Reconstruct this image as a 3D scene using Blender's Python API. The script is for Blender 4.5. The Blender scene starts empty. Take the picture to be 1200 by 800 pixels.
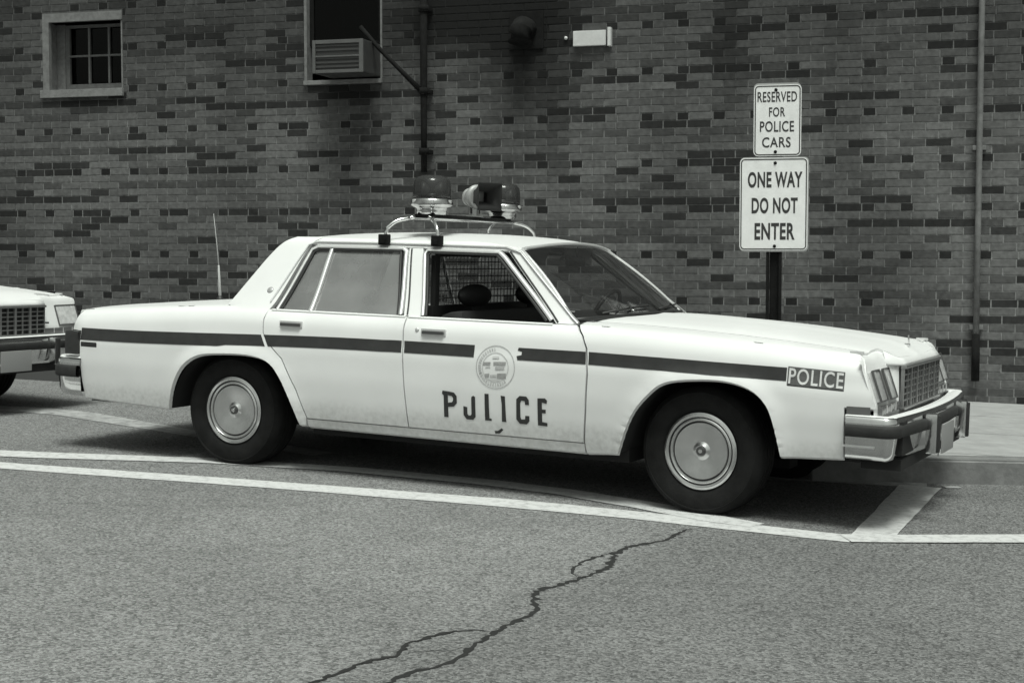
import bpy, bmesh, math, random
import numpy as np
from mathutils import Vector, Matrix
random.seed(7); rng=np.random.RandomState(5)
S=bpy.context.scene; COL=S.collection
PI=math.pi
# ------------------------------------------------------------------ camera, sky, sun
CZ=1.36
cam=bpy.data.cameras.new('camera'); camo=bpy.data.objects.new('camera',cam); COL.objects.link(camo)
cam.sensor_width=36; cam.lens=1808.3/1200*36; cam.clip_end=2000; cam.clip_start=.1
camo.location=(0,0,CZ); camo.rotation_euler=(PI/2-.0601,0,0)
S.camera=camo
SUN_EL,SUN_AZ=68.0,170.0      # azimuth in degrees, clockwise from +Y
W_=bpy.data.worlds.new('World'); S.world=W_; W_.use_nodes=True
nt=W_.node_tree; bg=nt.nodes['Background']; bg.inputs['Strength'].default_value=.108
sky=nt.nodes.new('ShaderNodeTexSky'); sky.sky_type='NISHITA'; sky.sun_disc=False
sky.sun_elevation=math.radians(SUN_EL); sky.sun_rotation=math.radians(SUN_AZ); sky.dust_density=4; sky.air_density=1.0
bw=nt.nodes.new('ShaderNodeRGBToBW'); cc=nt.nodes.new('ShaderNodeCombineColor')
nt.links.new(sky.outputs[0],bw.inputs[0])
for i,k in enumerate((.94,1.0,.925)):
    m=nt.nodes.new('ShaderNodeMath'); m.operation='MULTIPLY'; m.inputs[1].default_value=k
    nt.links.new(bw.outputs[0],m.inputs[0]); nt.links.new(m.outputs[0],cc.inputs[i])
nt.links.new(cc.outputs[0],bg.inputs['Color'])
sl=bpy.data.lights.new('sun','SUN'); sl.energy=2.35; sl.angle=math.radians(22); sl.color=(.955,1,.93)
so=bpy.data.objects.new('sun',sl); COL.objects.link(so)
a,e=math.radians(SUN_AZ),math.radians(SUN_EL)
d=Vector((math.sin(a)*math.cos(e),math.cos(a)*math.cos(e),math.sin(e)))
so.rotation_euler=d.to_track_quat('Z','Y').to_euler(); so.location=d*30
S.view_settings.view_transform='Standard'; S.view_settings.look='None'; S.view_settings.gamma=1
S.view_settings.exposure=0.22
S.render.resolution_x=1024; S.render.resolution_y=682
try: S.cycles.max_bounces=8; S.cycles.transparent_max_bounces=16
except Exception: pass

# ------------------------------------------------------------------ frames of reference
TX,TY,TZ=-1.30089229,9.98827952,-1.30256149+CZ
RC=Matrix(((0.89747229,0.44018794,0.0278939),(-0.4402945,0.89784985,-0.00252994),(-0.02615818,-0.01001097,0.99960769)))
NX,NY,NZ=0.0278939,-0.00252994,0.99960769
def gz(x,y): return TZ-(NX*(x-TX)+NY*(y-TY))/NZ
WB,WD=.2929,14.1648
CB,SB=math.cos(WB),math.sin(WB)
def wl(w,o,z): return Vector((w*CB-o*SB, WD-w*SB-o*CB, z))   # along the wall, out of it, height
H0=.3526+CZ; CRS=.06773

# ------------------------------------------------------------------ materials
def mat(name,col,rough=.6,metal=0,spec=.5,noise=0,nscale=8,bump=0,bscale=40,coat=0,dark=None):
    m=bpy.data.materials.new(name); m.use_nodes=True; n=m.node_tree.nodes; l=m.node_tree.links
    b=n['Principled BSDF']; c=(col,col,col,1) if not isinstance(col,tuple) else (*col,1)
    b.inputs['Base Color'].default_value=c; b.inputs['Roughness'].default_value=rough
    b.inputs['Metallic'].default_value=metal; b.inputs['Specular IOR Level'].default_value=spec
    b.inputs['Coat Weight'].default_value=coat; b.inputs['Coat Roughness'].default_value=.06
    tc=n.new('ShaderNodeTexCoord')
    if noise:
        t=n.new('ShaderNodeTexNoise'); t.inputs['Scale'].default_value=nscale; t.inputs['Detail'].default_value=8; t.inputs['Roughness'].default_value=.65
        l.new(tc.outputs['Object'],t.inputs['Vector'])
        r=n.new('ShaderNodeValToRGB'); r.color_ramp.elements[0].position=.3; r.color_ramp.elements[1].position=.7
        lo=col*(1-noise); hi=min(1,col*(1+noise*.5)) if dark is None else col
        if dark is not None: lo=dark
        r.color_ramp.elements[0].color=(lo,lo,lo,1); r.color_ramp.elements[1].color=(hi,hi,hi,1)
        l.new(t.outputs['Fac'],r.inputs['Fac']); l.new(r.outputs['Color'],b.inputs['Base Color'])
    if bump:
        t=n.new('ShaderNodeTexNoise'); t.inputs['Scale'].default_value=bscale; t.inputs['Detail'].default_value=4
        l.new(tc.outputs['Object'],t.inputs['Vector'])
        bp=n.new('ShaderNodeBump'); bp.inputs['Strength'].default_value=bump; bp.inputs['Distance'].default_value=.01
        l.new(t.outputs['Fac'],bp.inputs['Height']); l.new(bp.outputs['Normal'],b.inputs['Normal'])
    return m
def N(m,t): return m.node_tree.nodes.new(t)
def paint_mat():
    m=mat('white_paint',.76,.40,coat=.12,spec=.30); nd=m.node_tree.nodes; l=m.node_tree.links; b=nd['Principled BSDF']
    tc=N(m,'ShaderNodeTexCoord'); sx=N(m,'ShaderNodeSeparateXYZ'); l.new(tc.outputs['Object'],sx.inputs[0])
    # lower body darker: ground reflection painted in with speckled road dirt, plus broad dullness
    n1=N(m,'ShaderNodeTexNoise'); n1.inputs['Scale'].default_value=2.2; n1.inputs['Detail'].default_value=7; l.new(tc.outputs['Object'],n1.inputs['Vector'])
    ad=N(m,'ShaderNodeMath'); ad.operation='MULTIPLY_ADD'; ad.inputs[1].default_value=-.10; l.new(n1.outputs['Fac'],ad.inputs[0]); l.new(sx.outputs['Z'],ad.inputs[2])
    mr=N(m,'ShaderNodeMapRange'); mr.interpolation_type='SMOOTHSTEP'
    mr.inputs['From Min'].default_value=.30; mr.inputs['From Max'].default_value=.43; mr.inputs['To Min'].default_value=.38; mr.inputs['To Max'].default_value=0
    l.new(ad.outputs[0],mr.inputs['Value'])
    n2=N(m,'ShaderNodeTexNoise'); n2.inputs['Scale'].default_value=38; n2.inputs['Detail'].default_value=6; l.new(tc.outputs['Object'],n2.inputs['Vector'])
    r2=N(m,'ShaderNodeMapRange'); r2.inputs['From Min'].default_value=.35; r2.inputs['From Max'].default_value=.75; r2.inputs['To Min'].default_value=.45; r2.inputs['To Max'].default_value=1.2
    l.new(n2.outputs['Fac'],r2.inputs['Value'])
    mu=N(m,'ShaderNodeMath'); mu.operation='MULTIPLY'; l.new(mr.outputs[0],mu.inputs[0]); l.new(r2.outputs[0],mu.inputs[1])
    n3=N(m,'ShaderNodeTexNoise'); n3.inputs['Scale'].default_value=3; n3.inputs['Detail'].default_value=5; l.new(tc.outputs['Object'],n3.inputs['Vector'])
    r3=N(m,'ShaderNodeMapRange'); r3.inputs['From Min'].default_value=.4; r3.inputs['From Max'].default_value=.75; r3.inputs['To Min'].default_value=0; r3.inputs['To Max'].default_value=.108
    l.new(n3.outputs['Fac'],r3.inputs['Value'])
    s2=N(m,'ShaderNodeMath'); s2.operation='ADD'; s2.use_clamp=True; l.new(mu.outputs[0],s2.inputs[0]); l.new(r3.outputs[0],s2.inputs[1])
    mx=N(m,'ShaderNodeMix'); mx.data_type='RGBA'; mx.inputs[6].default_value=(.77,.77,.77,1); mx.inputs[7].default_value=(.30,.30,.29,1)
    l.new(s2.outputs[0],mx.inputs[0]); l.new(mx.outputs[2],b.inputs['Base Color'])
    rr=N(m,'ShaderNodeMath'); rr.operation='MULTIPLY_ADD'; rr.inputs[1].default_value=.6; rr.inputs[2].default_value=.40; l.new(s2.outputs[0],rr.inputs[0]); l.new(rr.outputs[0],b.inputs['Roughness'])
    return m
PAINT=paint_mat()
STRIPE=mat('dark_stripe_tape',.038,.5,spec=.3,noise=.25,nscale=14)
BLACKP=mat('black_lettering_paint',.03,.5,noise=.3,nscale=40)
GREYP=mat('faded_grey_print',.50,.5,noise=.25,nscale=60)
GREYD=mat('grey_print',.33,.5,noise=.3,nscale=60)
CHROME=mat('chrome',.72,.13,1,noise=.12,nscale=12)
DULLCH=mat('dull_bright_trim',.70,.42,.6)
BRUSH=mat('wheel_cover_metal',.66,.24,1,noise=.15,nscale=10)
RUBBER=mat('rubber',.022,.75,noise=.4,nscale=20,bump=.15,bscale=120)
TYRE=mat('tyre_rubber',.013,.85,spec=.2,noise=.5,nscale=9,bump=.2,bscale=90)
DARKV=mat('underbody_black',.012,.9)
BLACKT=mat('black_trim',.02,.5)
SEAT=mat('dark_seat_vinyl',.035,.55,bump=.1)
DASH=mat('dash_vinyl',.05,.6)
LENSD=mat('dark_lamp_lens',.06,.15,coat=.5,noise=.3,nscale=30)
LAMPG=mat('headlamp_glass',.58,.25,.0,noise=.30,nscale=25,coat=.6)
GRILLE=mat('grille_bar_metal',.33,.35,.8)
GRBACK=mat('grille_backing',.02,.7)
PLATE=mat('licence_plate_paint',.30,.5)
AMBER=mat('marker_lens',.11,.25,coat=.5)
IRON=mat('rusty_dark_iron',.010,.9,spec=.2,noise=.5,nscale=20)
POSTM=mat('dark_post_steel',.008,.8,spec=.2,noise=.4,nscale=18)
SIGNW=mat('sign_face_white',.78,.45,noise=.10,nscale=14)
SIGNE=mat('sign_metal_edge',.45,.4,.6)
WOODW=mat('weathered_window_paint',.17,.7,noise=.35,nscale=22)
SASHW=mat('sash_paint',.13,.6,noise=.3,nscale=30)
STONE=mat('stone_sill',.20,.8,noise=.3,nscale=18,bump=.2)
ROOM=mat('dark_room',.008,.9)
ACM=mat('air_conditioner_metal',.055,.5,noise=.3,nscale=10)
ACF=mat('air_conditioner_light_edge',.10,.5,noise=.2,nscale=10)
BOXW=mat('white_box_enamel',.62,.5,noise=.15,nscale=16)
PIPEM=mat('grey_downpipe',.17,.6,noise=.4,nscale=10)
def glass(name,tint,refl,haze=0,hazecol=.3):
    m=bpy.data.materials.new(name); m.use_nodes=True; n=m.node_tree.nodes; l=m.node_tree.links; n.clear()
    o=n.new('ShaderNodeOutputMaterial'); tr=n.new('ShaderNodeBsdfTransparent'); tr.inputs[0].default_value=(tint,tint,tint,1)
    gl=n.new('ShaderNodeBsdfGlossy'); gl.inputs['Roughness'].default_value=.03; gl.inputs['Color'].default_value=(1,1,1,1)
    F0=((refl-1)/(refl+1))**2; ge=n.new('ShaderNodeNewGeometry'); dp=n.new('ShaderNodeVectorMath'); dp.operation='DOT_PRODUCT'
    l.new(ge.outputs['Normal'],dp.inputs[0]); l.new(ge.outputs['Incoming'],dp.inputs[1])
    def mth(op,x,y=None):
        q=n.new('ShaderNodeMath'); q.operation=op
        for i_,v_ in enumerate((x,y)):
            if v_ is None: continue
            if isinstance(v_,(int,float)): q.inputs[i_].default_value=v_
            else: l.new(v_,q.inputs[i_])
        return q
    ab=mth('ABSOLUTE',dp.outputs['Value']); om=mth('SUBTRACT',1.0,ab.outputs[0]); pw=mth('POWER',om.outputs[0],5.0); fm=mth('MULTIPLY',pw.outputs[0],1-F0); fr=mth('ADD',fm.outputs[0],F0)
    mx=n.new('ShaderNodeMixShader'); l.new(fr.outputs[0],mx.inputs[0]); l.new(tr.outputs[0],mx.inputs[1]); l.new(gl.outputs[0],mx.inputs[2])
    if haze:
        df=n.new('ShaderNodeBsdfDiffuse'); df.inputs[0].default_value=(hazecol,)*3+(1,)
        tn=n.new('ShaderNodeTexNoise'); tn.inputs['Scale'].default_value=3; tn.inputs['Detail'].default_value=6
        tc=n.new('ShaderNodeTexCoord'); l.new(tc.outputs['Object'],tn.inputs['Vector'])
        mr=n.new('ShaderNodeMapRange'); mr.inputs['To Min'].default_value=haze*.7; mr.inputs['To Max'].default_value=min(1,haze*1.3); mr.inputs['From Min'].default_value=.3; mr.inputs['From Max'].default_value=.7
        l.new(tn.outputs['Fac'],mr.inputs['Value'])
        m2=n.new('ShaderNodeMixShader'); l.new(mr.outputs[0],m2.inputs[0]); l.new(mx.outputs[0],m2.inputs[1]); l.new(df.outputs[0],m2.inputs[2]); mx=m2
    l.new(mx.outputs[0],o.inputs['Surface']); return m
GLASS=glass('windshield_glass',.52,1.5,.03,.3)
GLASSR=glass('rear_door_glass_grey_sheen',.8,2.1,.42,.38)  # diffuse grey mixed in stands for the sky reflected in the glass
GLASSQ=glass('far_door_glass',.72,1.45,0)
PANE=glass('window_pane_glass',.4,1.22)
DOME=glass('beacon_dome_plastic',.28,1.6,.42,.075)

def asphalt():
    m=mat('asphalt',.15,.85,spec=.3); n=m.node_tree.nodes; l=m.node_tree.links; b=n['Principled BSDF']
    tc=N(m,'ShaderNodeTexCoord')
    def tex(sc,det=6,ro=.6,stretch=None):
        t=N(m,'ShaderNodeTexNoise'); t.inputs['Scale'].default_value=sc; t.inputs['Detail'].default_value=det; t.inputs['Roughness'].default_value=ro
        if stretch:
            mp=N(m,'ShaderNodeMapping'); mp.inputs['Scale'].default_value=stretch; mp.inputs['Rotation'].default_value=(0,0,.35); l.new(tc.outputs['Object'],mp.inputs[0]); l.new(mp.outputs[0],t.inputs['Vector'])
        else: l.new(tc.outputs['Object'],t.inputs['Vector'])
        return t
    def rng_(sock,a,b_,c,d_):
        r=N(m,'ShaderNodeMapRange'); r.inputs['From Min'].default_value=a; r.inputs['From Max'].default_value=b_; r.inputs['To Min'].default_value=c; r.inputs['To Max'].default_value=d_
        l.new(sock,r.inputs['Value']); return r.outputs[0]
    v=N(m,'ShaderNodeTexVoronoi'); v.inputs['Scale'].default_value=105; l.new(tc.outputs['Object'],v.inputs['Vector'])
    g=N(m,'ShaderNodeSeparateColor'); l.new(v.outputs['Color'],g.inputs[0])
    stones=rng_(g.outputs[0],.0,1,.44,1.62)
    fine=rng_(tex(300,2).outputs['Fac'],.3,.7,.62,1.38)
    mid=rng_(tex(14,5).outputs['Fac'],.3,.7,.93,1.07)
    big=rng_(tex(.55,4).outputs['Fac'],.35,.65,.84,1.10)
    skid=rng_(tex(1.3,5,.6,(.5,4,1)).outputs['Fac'],.58,.75,1,.80)
    sx=N(m,'ShaderNodeSeparateXYZ'); l.new(tc.outputs['Object'],sx.inputs[0])
    e1=N(m,'ShaderNodeMath'); e1.operation='MULTIPLY_ADD'; e1.inputs[1].default_value=-.52; e1.inputs[2].default_value=.55+4.8*.52; l.new(sx.outputs['Y'],e1.inputs[0])
    e2=N(m,'ShaderNodeMath'); e2.operation='ADD'; l.new(e1.outputs[0],e2.inputs[0]); l.new(sx.outputs['X'],e2.inputs[1])
    pour=rng_(e2.outputs[0],-.15,.2,1,.80)
    cur=None
    for s in (stones,fine,mid,big,skid,pour):
        if cur is None: cur=s; continue
        k=N(m,'ShaderNodeMath'); k.operation='MULTIPLY'; l.new(cur,k.inputs[0]); l.new(s,k.inputs[1]); cur=k.outputs[0]
    k=N(m,'ShaderNodeMath'); k.operation='MULTIPLY'; k.inputs[1].default_value=.192; l.new(cur,k.inputs[0])
    cc=N(m,'ShaderNodeCombineColor')
    for i in range(3): l.new(k.outputs[0],cc.inputs[i])
    l.new(cc.outputs[0],b.inputs['Base Color'])
    bp=N(m,'ShaderNodeBump'); bp.inputs['Strength'].default_value=.6; bp.inputs['Distance'].default_value=.006
    l.new(v.outputs['Distance'],bp.inputs['Height']); l.new(bp.outputs['Normal'],b.inputs['Normal'])
    return m
ASPH=asphalt()
def worn(name,col,under,amount,scale=14):
    m=mat(name,col,.75); n=m.node_tree.nodes; l=m.node_tree.links; b=n['Principled BSDF']
    tc=N(m,'ShaderNodeTexCoord'); t=N(m,'ShaderNodeTexNoise'); t.inputs['Scale'].default_value=scale; t.inputs['Detail'].default_value=10; t.inputs['Roughness'].default_value=.75
    l.new(tc.outputs['Object'],t.inputs['Vector'])
    r=N(m,'ShaderNodeValToRGB'); r.color_ramp.elements[0].position=max(0,amount-.12); r.color_ramp.elements[1].position=amount+.12
    r.color_ramp.elements[0].color=(under,)*3+(1,); r.color_ramp.elements[1].color=(col,)*3+(1,)
    l.new(t.outputs['Fac'],r.inputs['Fac']); l.new(r.outputs[0],b.inputs['Base Color']); return m
LINE=worn('white_road_paint',.58,.26,.40,22)
LINEW=worn('worn_road_paint',.42,.17,.46)
CONC=mat('sidewalk_concrete',.34,.85,noise=.22,nscale=7,bump=.2,bscale=60)
CURBM=mat('curb_concrete',.20,.85,noise=.35,nscale=9,bump=.25)
CRACK=mat('crack_tar',.016,.9,noise=.3,nscale=30)
MORTAR=mat('mortar',.22,.9,noise=.3,nscale=12,bump=.3,bscale=80)
def brick_mat(name,attr):
    m=mat(name,.1,.82,spec=.3); n=m.node_tree.nodes; l=m.node_tree.links; b=n['Principled BSDF']
    if attr: a=N(m,'ShaderNodeAttribute'); a.attribute_name='tone'; tone=a.outputs['Fac']
    else:
        a=N(m,'ShaderNodeObjectInfo'); sc=N(m,'ShaderNodeSeparateColor'); l.new(a.outputs['Color'],sc.inputs[0]); tone=sc.outputs[0]
    g=N(m,'ShaderNodeNewGeometry')
    t=N(m,'ShaderNodeTexNoise'); t.inputs['Scale'].default_value=26; t.inputs['Detail'].default_value=5; l.new(g.outputs['Position'],t.inputs['Vector'])
    r=N(m,'ShaderNodeMapRange'); r.inputs['From Min'].default_value=.3; r.inputs['From Max'].default_value=.7; r.inputs['To Min'].default_value=.75; r.inputs['To Max'].default_value=1.25; l.new(t.outputs['Fac'],r.inputs['Value'])
    k=N(m,'ShaderNodeMath'); k.operation='MULTIPLY'; l.new(tone,k.inputs[0]); l.new(r.outputs[0],k.inputs[1])
    # weathering in drips and patches over several bricks
    mp=N(m,'ShaderNodeMapping'); mp.inputs['Scale'].default_value=(1.1,1.1,.45); l.new(g.outputs['Position'],mp.inputs[0])
    t2=N(m,'ShaderNodeTexNoise'); t2.inputs['Scale'].default_value=1.1; t2.inputs['Detail'].default_value=5; l.new(mp.outputs[0],t2.inputs['Vector'])
    r2=N(m,'ShaderNodeMapRange'); r2.inputs['From Min'].default_value=.3; r2.inputs['From Max'].default_value=.7; r2.inputs['To Min'].default_value=.72; r2.inputs['To Max'].default_value=1.22; l.new(t2.outputs['Fac'],r2.inputs['Value'])
    k2=N(m,'ShaderNodeMath'); k2.operation='MULTIPLY'; l.new(k.outputs[0],k2.inputs[0]); l.new(r2.outputs[0],k2.inputs[1])
    cc=N(m,'ShaderNodeCombineColor')
    for i in range(3): l.new(k2.outputs[0],cc.inputs[i])
    l.new(cc.outputs[0],b.inputs['Base Color'])
    bp=N(m,'ShaderNodeBump'); bp.inputs['Strength'].default_value=.3; bp.inputs['Distance'].default_value=.004
    l.new(t.outputs['Fac'],bp.inputs['Height']); l.new(bp.outputs['Normal'],b.inputs['Normal'])
    return m
BRICKO=brick_mat('brick_clay',False); BRICKA=brick_mat('brick_clay_joined',True)

# ------------------------------------------------------------------ helpers
def tag(o,label=None,cat=None,group=None,kind=None):
    if label: o['label']=label
    if cat: o['category']=cat
    if group: o['group']=group
    if kind: o['kind']=kind
    return o
def empty(name,M=None):
    o=bpy.data.objects.new(name,None); COL.objects.link(o)
    if M is not None: o.matrix_world=M
    return o
def link(name,bm,m,parent=None,smooth=True,ang=35):
    me=bpy.data.meshes.new(name)
    bmesh.ops.recalc_face_normals(bm,faces=bm.faces) if False else None
    for f in bm.faces: f.smooth=smooth
    if smooth:
        ca=math.radians(ang)
        for e in bm.edges:
            if len(e.link_faces)==2 and e.calc_face_angle(0)>ca: e.smooth=False
    bm.to_mesh(me); bm.free(); me.materials.append(m)
    o=bpy.data.objects.new(name,me); COL.objects.link(o)
    if parent: o.parent=parent
    return o
def bx(bm,c,s,M=None,bev=0):
    r=bmesh.ops.create_cube(bm,size=1); vs=r['verts']
    for v in vs: v.co=Vector((v.co.x*s[0],v.co.y*s[1],v.co.z*s[2]))
    if bev:
        es=list({e for v in vs for e in v.link_edges})
        rr=bmesh.ops.bevel(bm,geom=es,offset=bev,segments=2,affect='EDGES',profile=.7)
        vs=list({v for f in rr['faces'] for v in f.verts}|{v for v in vs if v.is_valid})
    for v in vs:
        v.co=v.co+Vector(c)
        if M is not None: v.co=M@v.co
    return vs
def tube(bm,pts,r,seg=8,cap=True):
    pts=[Vector(p) for p in pts]; rings=[]
    for i,p in enumerate(pts):
        t=(pts[min(i+1,len(pts)-1)]-pts[max(i-1,0)]).normalized()
        up=Vector((0,0,1)) if abs(t.z)<.9 else Vector((1,0,0))
        u=t.cross(up).normalized(); w=u.cross(t)
        rr=r[i] if isinstance(r,(list,tuple)) else r
        rings.append([bm.verts.new(p+(u*math.cos(2*PI*k/seg)+w*math.sin(2*PI*k/seg))*rr) for k in range(seg)])
    for a,b in zip(rings,rings[1:]):
        for k in range(seg): bm.faces.new((a[k],b[k],b[(k+1)%seg],a[(k+1)%seg]))
    if cap: bm.faces.new(rings[0]); bm.faces.new(rings[-1][::-1])
def lathe(bm,prof,seg=48,axis='Y',c=(0,0,0),cap=True):
    # prof: (radius, offset along axis)
    rings=[]
    for r,o in prof:
        ring=[]
        for k in range(seg):
            a=2*PI*k/seg; x,z=r*math.cos(a),r*math.sin(a)
            p=(x,o,z) if axis=='Y' else (x,z,o)
            ring.append(bm.verts.new(Vector(p)+Vector(c)))
        rings.append(ring)
    for a,b in zip(rings,rings[1:]):
        for k in range(seg):
            try: bm.faces.new((a[k],a[(k+1)%seg],b[(k+1)%seg],b[k]))
            except ValueError: pass
    if cap and prof[-1][0]>1e-4: bm.faces.new(rings[-1])
    if cap and prof[0][0]>1e-4: bm.faces.new(rings[0][::-1])
def quad(bm,ps): return bm.faces.new([bm.verts.new(Vector(p)) for p in ps])
def loftgrid(bm,rows):
    V=[[bm.verts.new(Vector(p)) for p in r] for r in rows]
    for a,b in zip(V,V[1:]):
        for i in range(len(a)-1): bm.faces.new((a[i],a[i+1],b[i+1],b[i]))
    return V
def densify(pts,d=.04,closed=True):
    out=[]; n=len(pts)
    for i in range(n if closed else n-1):
        a=np.array(pts[i],float); b=np.array(pts[(i+1)%n],float); k=max(1,int(math.ceil(np.linalg.norm(b-a)/d)))
        for j in range(k): out.append(tuple(a+(b-a)*j/k))
    if not closed: out.append(tuple(pts[-1]))
    return out
def smoothpath(pts,n=6):
    P=[np.array(p,float) for p in pts]; out=[]
    for i in range(len(P)-1):
        p0=P[max(i-1,0)];p1=P[i];p2=P[i+1];p3=P[min(i+2,len(P)-1)]
        for j in range(n):
            t=j/n; out.append(tuple(.5*((2*p1)+(-p0+p2)*t+(2*p0-5*p1+4*p2-p3)*t*t+(-p0+3*p1-3*p2+p3)*t**3)))
    out.append(tuple(P[-1])); return out
def panel(name,outline,fn,ca,cb,flange,m,parent,flip=False,sub=.04,warp=None,extra=()):
    """a body panel: 2-D outline cut into a grid, laid on the curved surface fn, edges turned in"""
    bm=bmesh.new(); pts=densify(outline,sub)
    if warp: pts=[(a,b-warp(a)) for a,b in pts]; fn0=fn; fn=lambda a,b:fn0(a,b+warp(a))
    bm.faces.new([bm.verts.new((p[0],p[1],0)) for p in pts])
    lo=[min(p[i] for p in pts) for i in (0,1)]; hi=[max(p[i] for p in pts) for i in (0,1)]
    for ax,step in ((0,ca),(1,cb)):
        cuts=np.arange(math.floor(lo[ax]/step)*step+step*.37,hi[ax],step)
        for c in list(cuts)+(list(extra) if ax==1 else []):
            if c<=lo[ax]+1e-4 or c>=hi[ax]-1e-4: continue
            nrm=(1,0,0) if ax==0 else (0,1,0); co=(c,0,0) if ax==0 else (0,c,0)
            bmesh.ops.bisect_plane(bm,geom=bm.verts[:]+bm.edges[:]+bm.faces[:],plane_co=co,plane_no=nrm,dist=1e-5)
    bmesh.ops.triangulate(bm,faces=[f for f in bm.faces if len(f.verts)>4])
    for v in bm.verts: v.co=Vector(fn(v.co.x,v.co.y))
    if flip: bmesh.ops.reverse_faces(bm,faces=bm.faces)
    if flange is not None:
        be=[e for e in bm.edges if e.is_boundary]
        r=bmesh.ops.extrude_edge_only(bm,edges=be)
        for v in r['geom']:
            if isinstance(v,bmesh.types.BMVert): v.co+=Vector(flange)
        for e in be: e.smooth=False
    return link(name,bm,m,parent,ang=28)

# ------------------------------------------------------------------ the ground
bm=bmesh.new()
R_=220
quad(bm,[(x,y,gz(x,y)) for x,y in ((-R_,-R_),(R_,-R_),(R_,R_),(-R_,R_))])
bmesh.ops.subdivide_edges(bm,edges=bm.edges[:],cuts=20,use_grid_fill=True)
tag(link('parking_lot',bm,ASPH,smooth=False),'rough grey asphalt parking lot in front of the brick wall',kind='structure')
random.seed(3)
def ribbon(name,cs,wd,m,h=.004,label=None,jit=0.0,miter=True,step=.12):
    """paint on the asphalt: centre points (x,y), width(s)"""
    bm=bmesh.new(); W2=wd if isinstance(wd,(list,tuple)) else [wd]*len(cs)
    P=[];
    for i in range(len(cs)-1):
        a=np.array(cs[i]);b=np.array(cs[i+1]);k=max(1,int(np.linalg.norm(b-a)/step))
        for j in range(k): P.append((*(a+(b-a)*j/k),W2[i]+(W2[i+1]-W2[i])*j/k))
    P.append((*cs[-1],W2[-1])); L=[];Rr=[]
    for i,p in enumerate(P):
        q0=P[max(i-1,0)];q1=P[min(i+1,len(P)-1)]; t=np.array([q1[0]-q0[0],q1[1]-q0[1]]);t/=np.linalg.norm(t); n=np.array([-t[1],t[0]])
        for S_,sg in ((L,1),(Rr,-1)):
            x,y=np.array(p[:2])+n*sg*(p[2]/2+random.uniform(-jit,jit)); S_.append(bm.verts.new((x,y,gz(x,y)+h)))
    for i in range(len(P)-1): bm.faces.new((Rr[i],Rr[i+1],L[i+1],L[i]))
    return tag(link(name,bm,m,smooth=False),label,kind='structure')
ribbon('painted_line',[(-5.5,9.60),(-2.745,8.85),(-1.4,8.50),(0,8.083),(.65,7.82),(1.10,7.585),(1.636,7.33)],[.21,.21,.22,.25,.22,.21,.19],LINE,.003,'long white line painted on the asphalt in front of the car',.004)
ribbon('painted_line',[(-6,9.75),(-2.90,9.36),(-1.85,9.33),(-.95,9.12),(-.15,8.78),(.30,8.50),(.72,8.12),(1.02,7.79),(1.22,7.62)],[.25,.25,.2,.19,.2,.2,.22,.2,.14],LINE,.0045,'older white line running under the wheels and merging into the long line',.004)
ribbon('painted_line',[(-6.0,12.1),(-3.64,11.74),(-3.30,11.58),(-2.20,10.60),(-1.2,9.75)],[.35,.32,.3,.22,.2],LINEW,.003,'white line slanting behind the rear bumper of the car',.004)
ribbon('painted_line',[(1.2,9.28),(1.868,9.28),(2.47,9.12)],[.22,.24,.20],LINEW,.003,'worn white line beneath the far front wheel',.006)
ribbon('painted_line',[(2.42,9.08),(1.745,7.40)],[.24,.20],LINE,.0045,'short white stall line ahead of the front bumper',.004)
ribbon('painted_line',[(1.60,7.335),(1.95,7.37),(2.31,7.43),(4.5,7.75)],[.19,.19,.2,.2],LINE,.006,'white line continuing right from the stall corner',.004)
ribbon('paint_fleck',[(2.56,9.07),(2.66,9.075)],[.10,.06],LINEW,.005,'small white fleck of paint by the curb',.01)
# cracks: points in metres on the lot
def gp(u,v):
    a=(u-600)/1808.3; b=-(v-400)/1808.3; c,s=math.cos(.0601),math.sin(.0601)
    D=np.array([a,c+b*s,-s+b*c]); T=np.array([TX,TY,TZ-CZ]); n=np.array([NX,NY,NZ]); t=(n@T)/(n@D); return (D*t)[:2]
CR=[([(808,619),(790,628),(776,634),(744,639),(728,644),(718,652),(714,664),(700,671),(678,678),(655,686),(634,690),(627,697),(624,703),(630,712),(618,722),(604,728),(590,735),(580,740),(568,750),(556,756),(546,765),(540,769),(528,776),(505,783),(480,788),(455,800),(430,815)],.022),
    ([(722,646),(700,652),(685,657),(672,664),(671,670),(676,676)],.012),
    ([(582,739),(550,739),(520,742),(496,749),(476,756),(470,762),(466,768),(448,772),(432,776),(404,786),(380,794),(350,806)],.017),
    ([(470,767),(492,764),(512,762),(530,762),(545,764)],.010),
    ([(630,623),(640,627),(652,628)],.007)]
crk=[]
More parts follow.
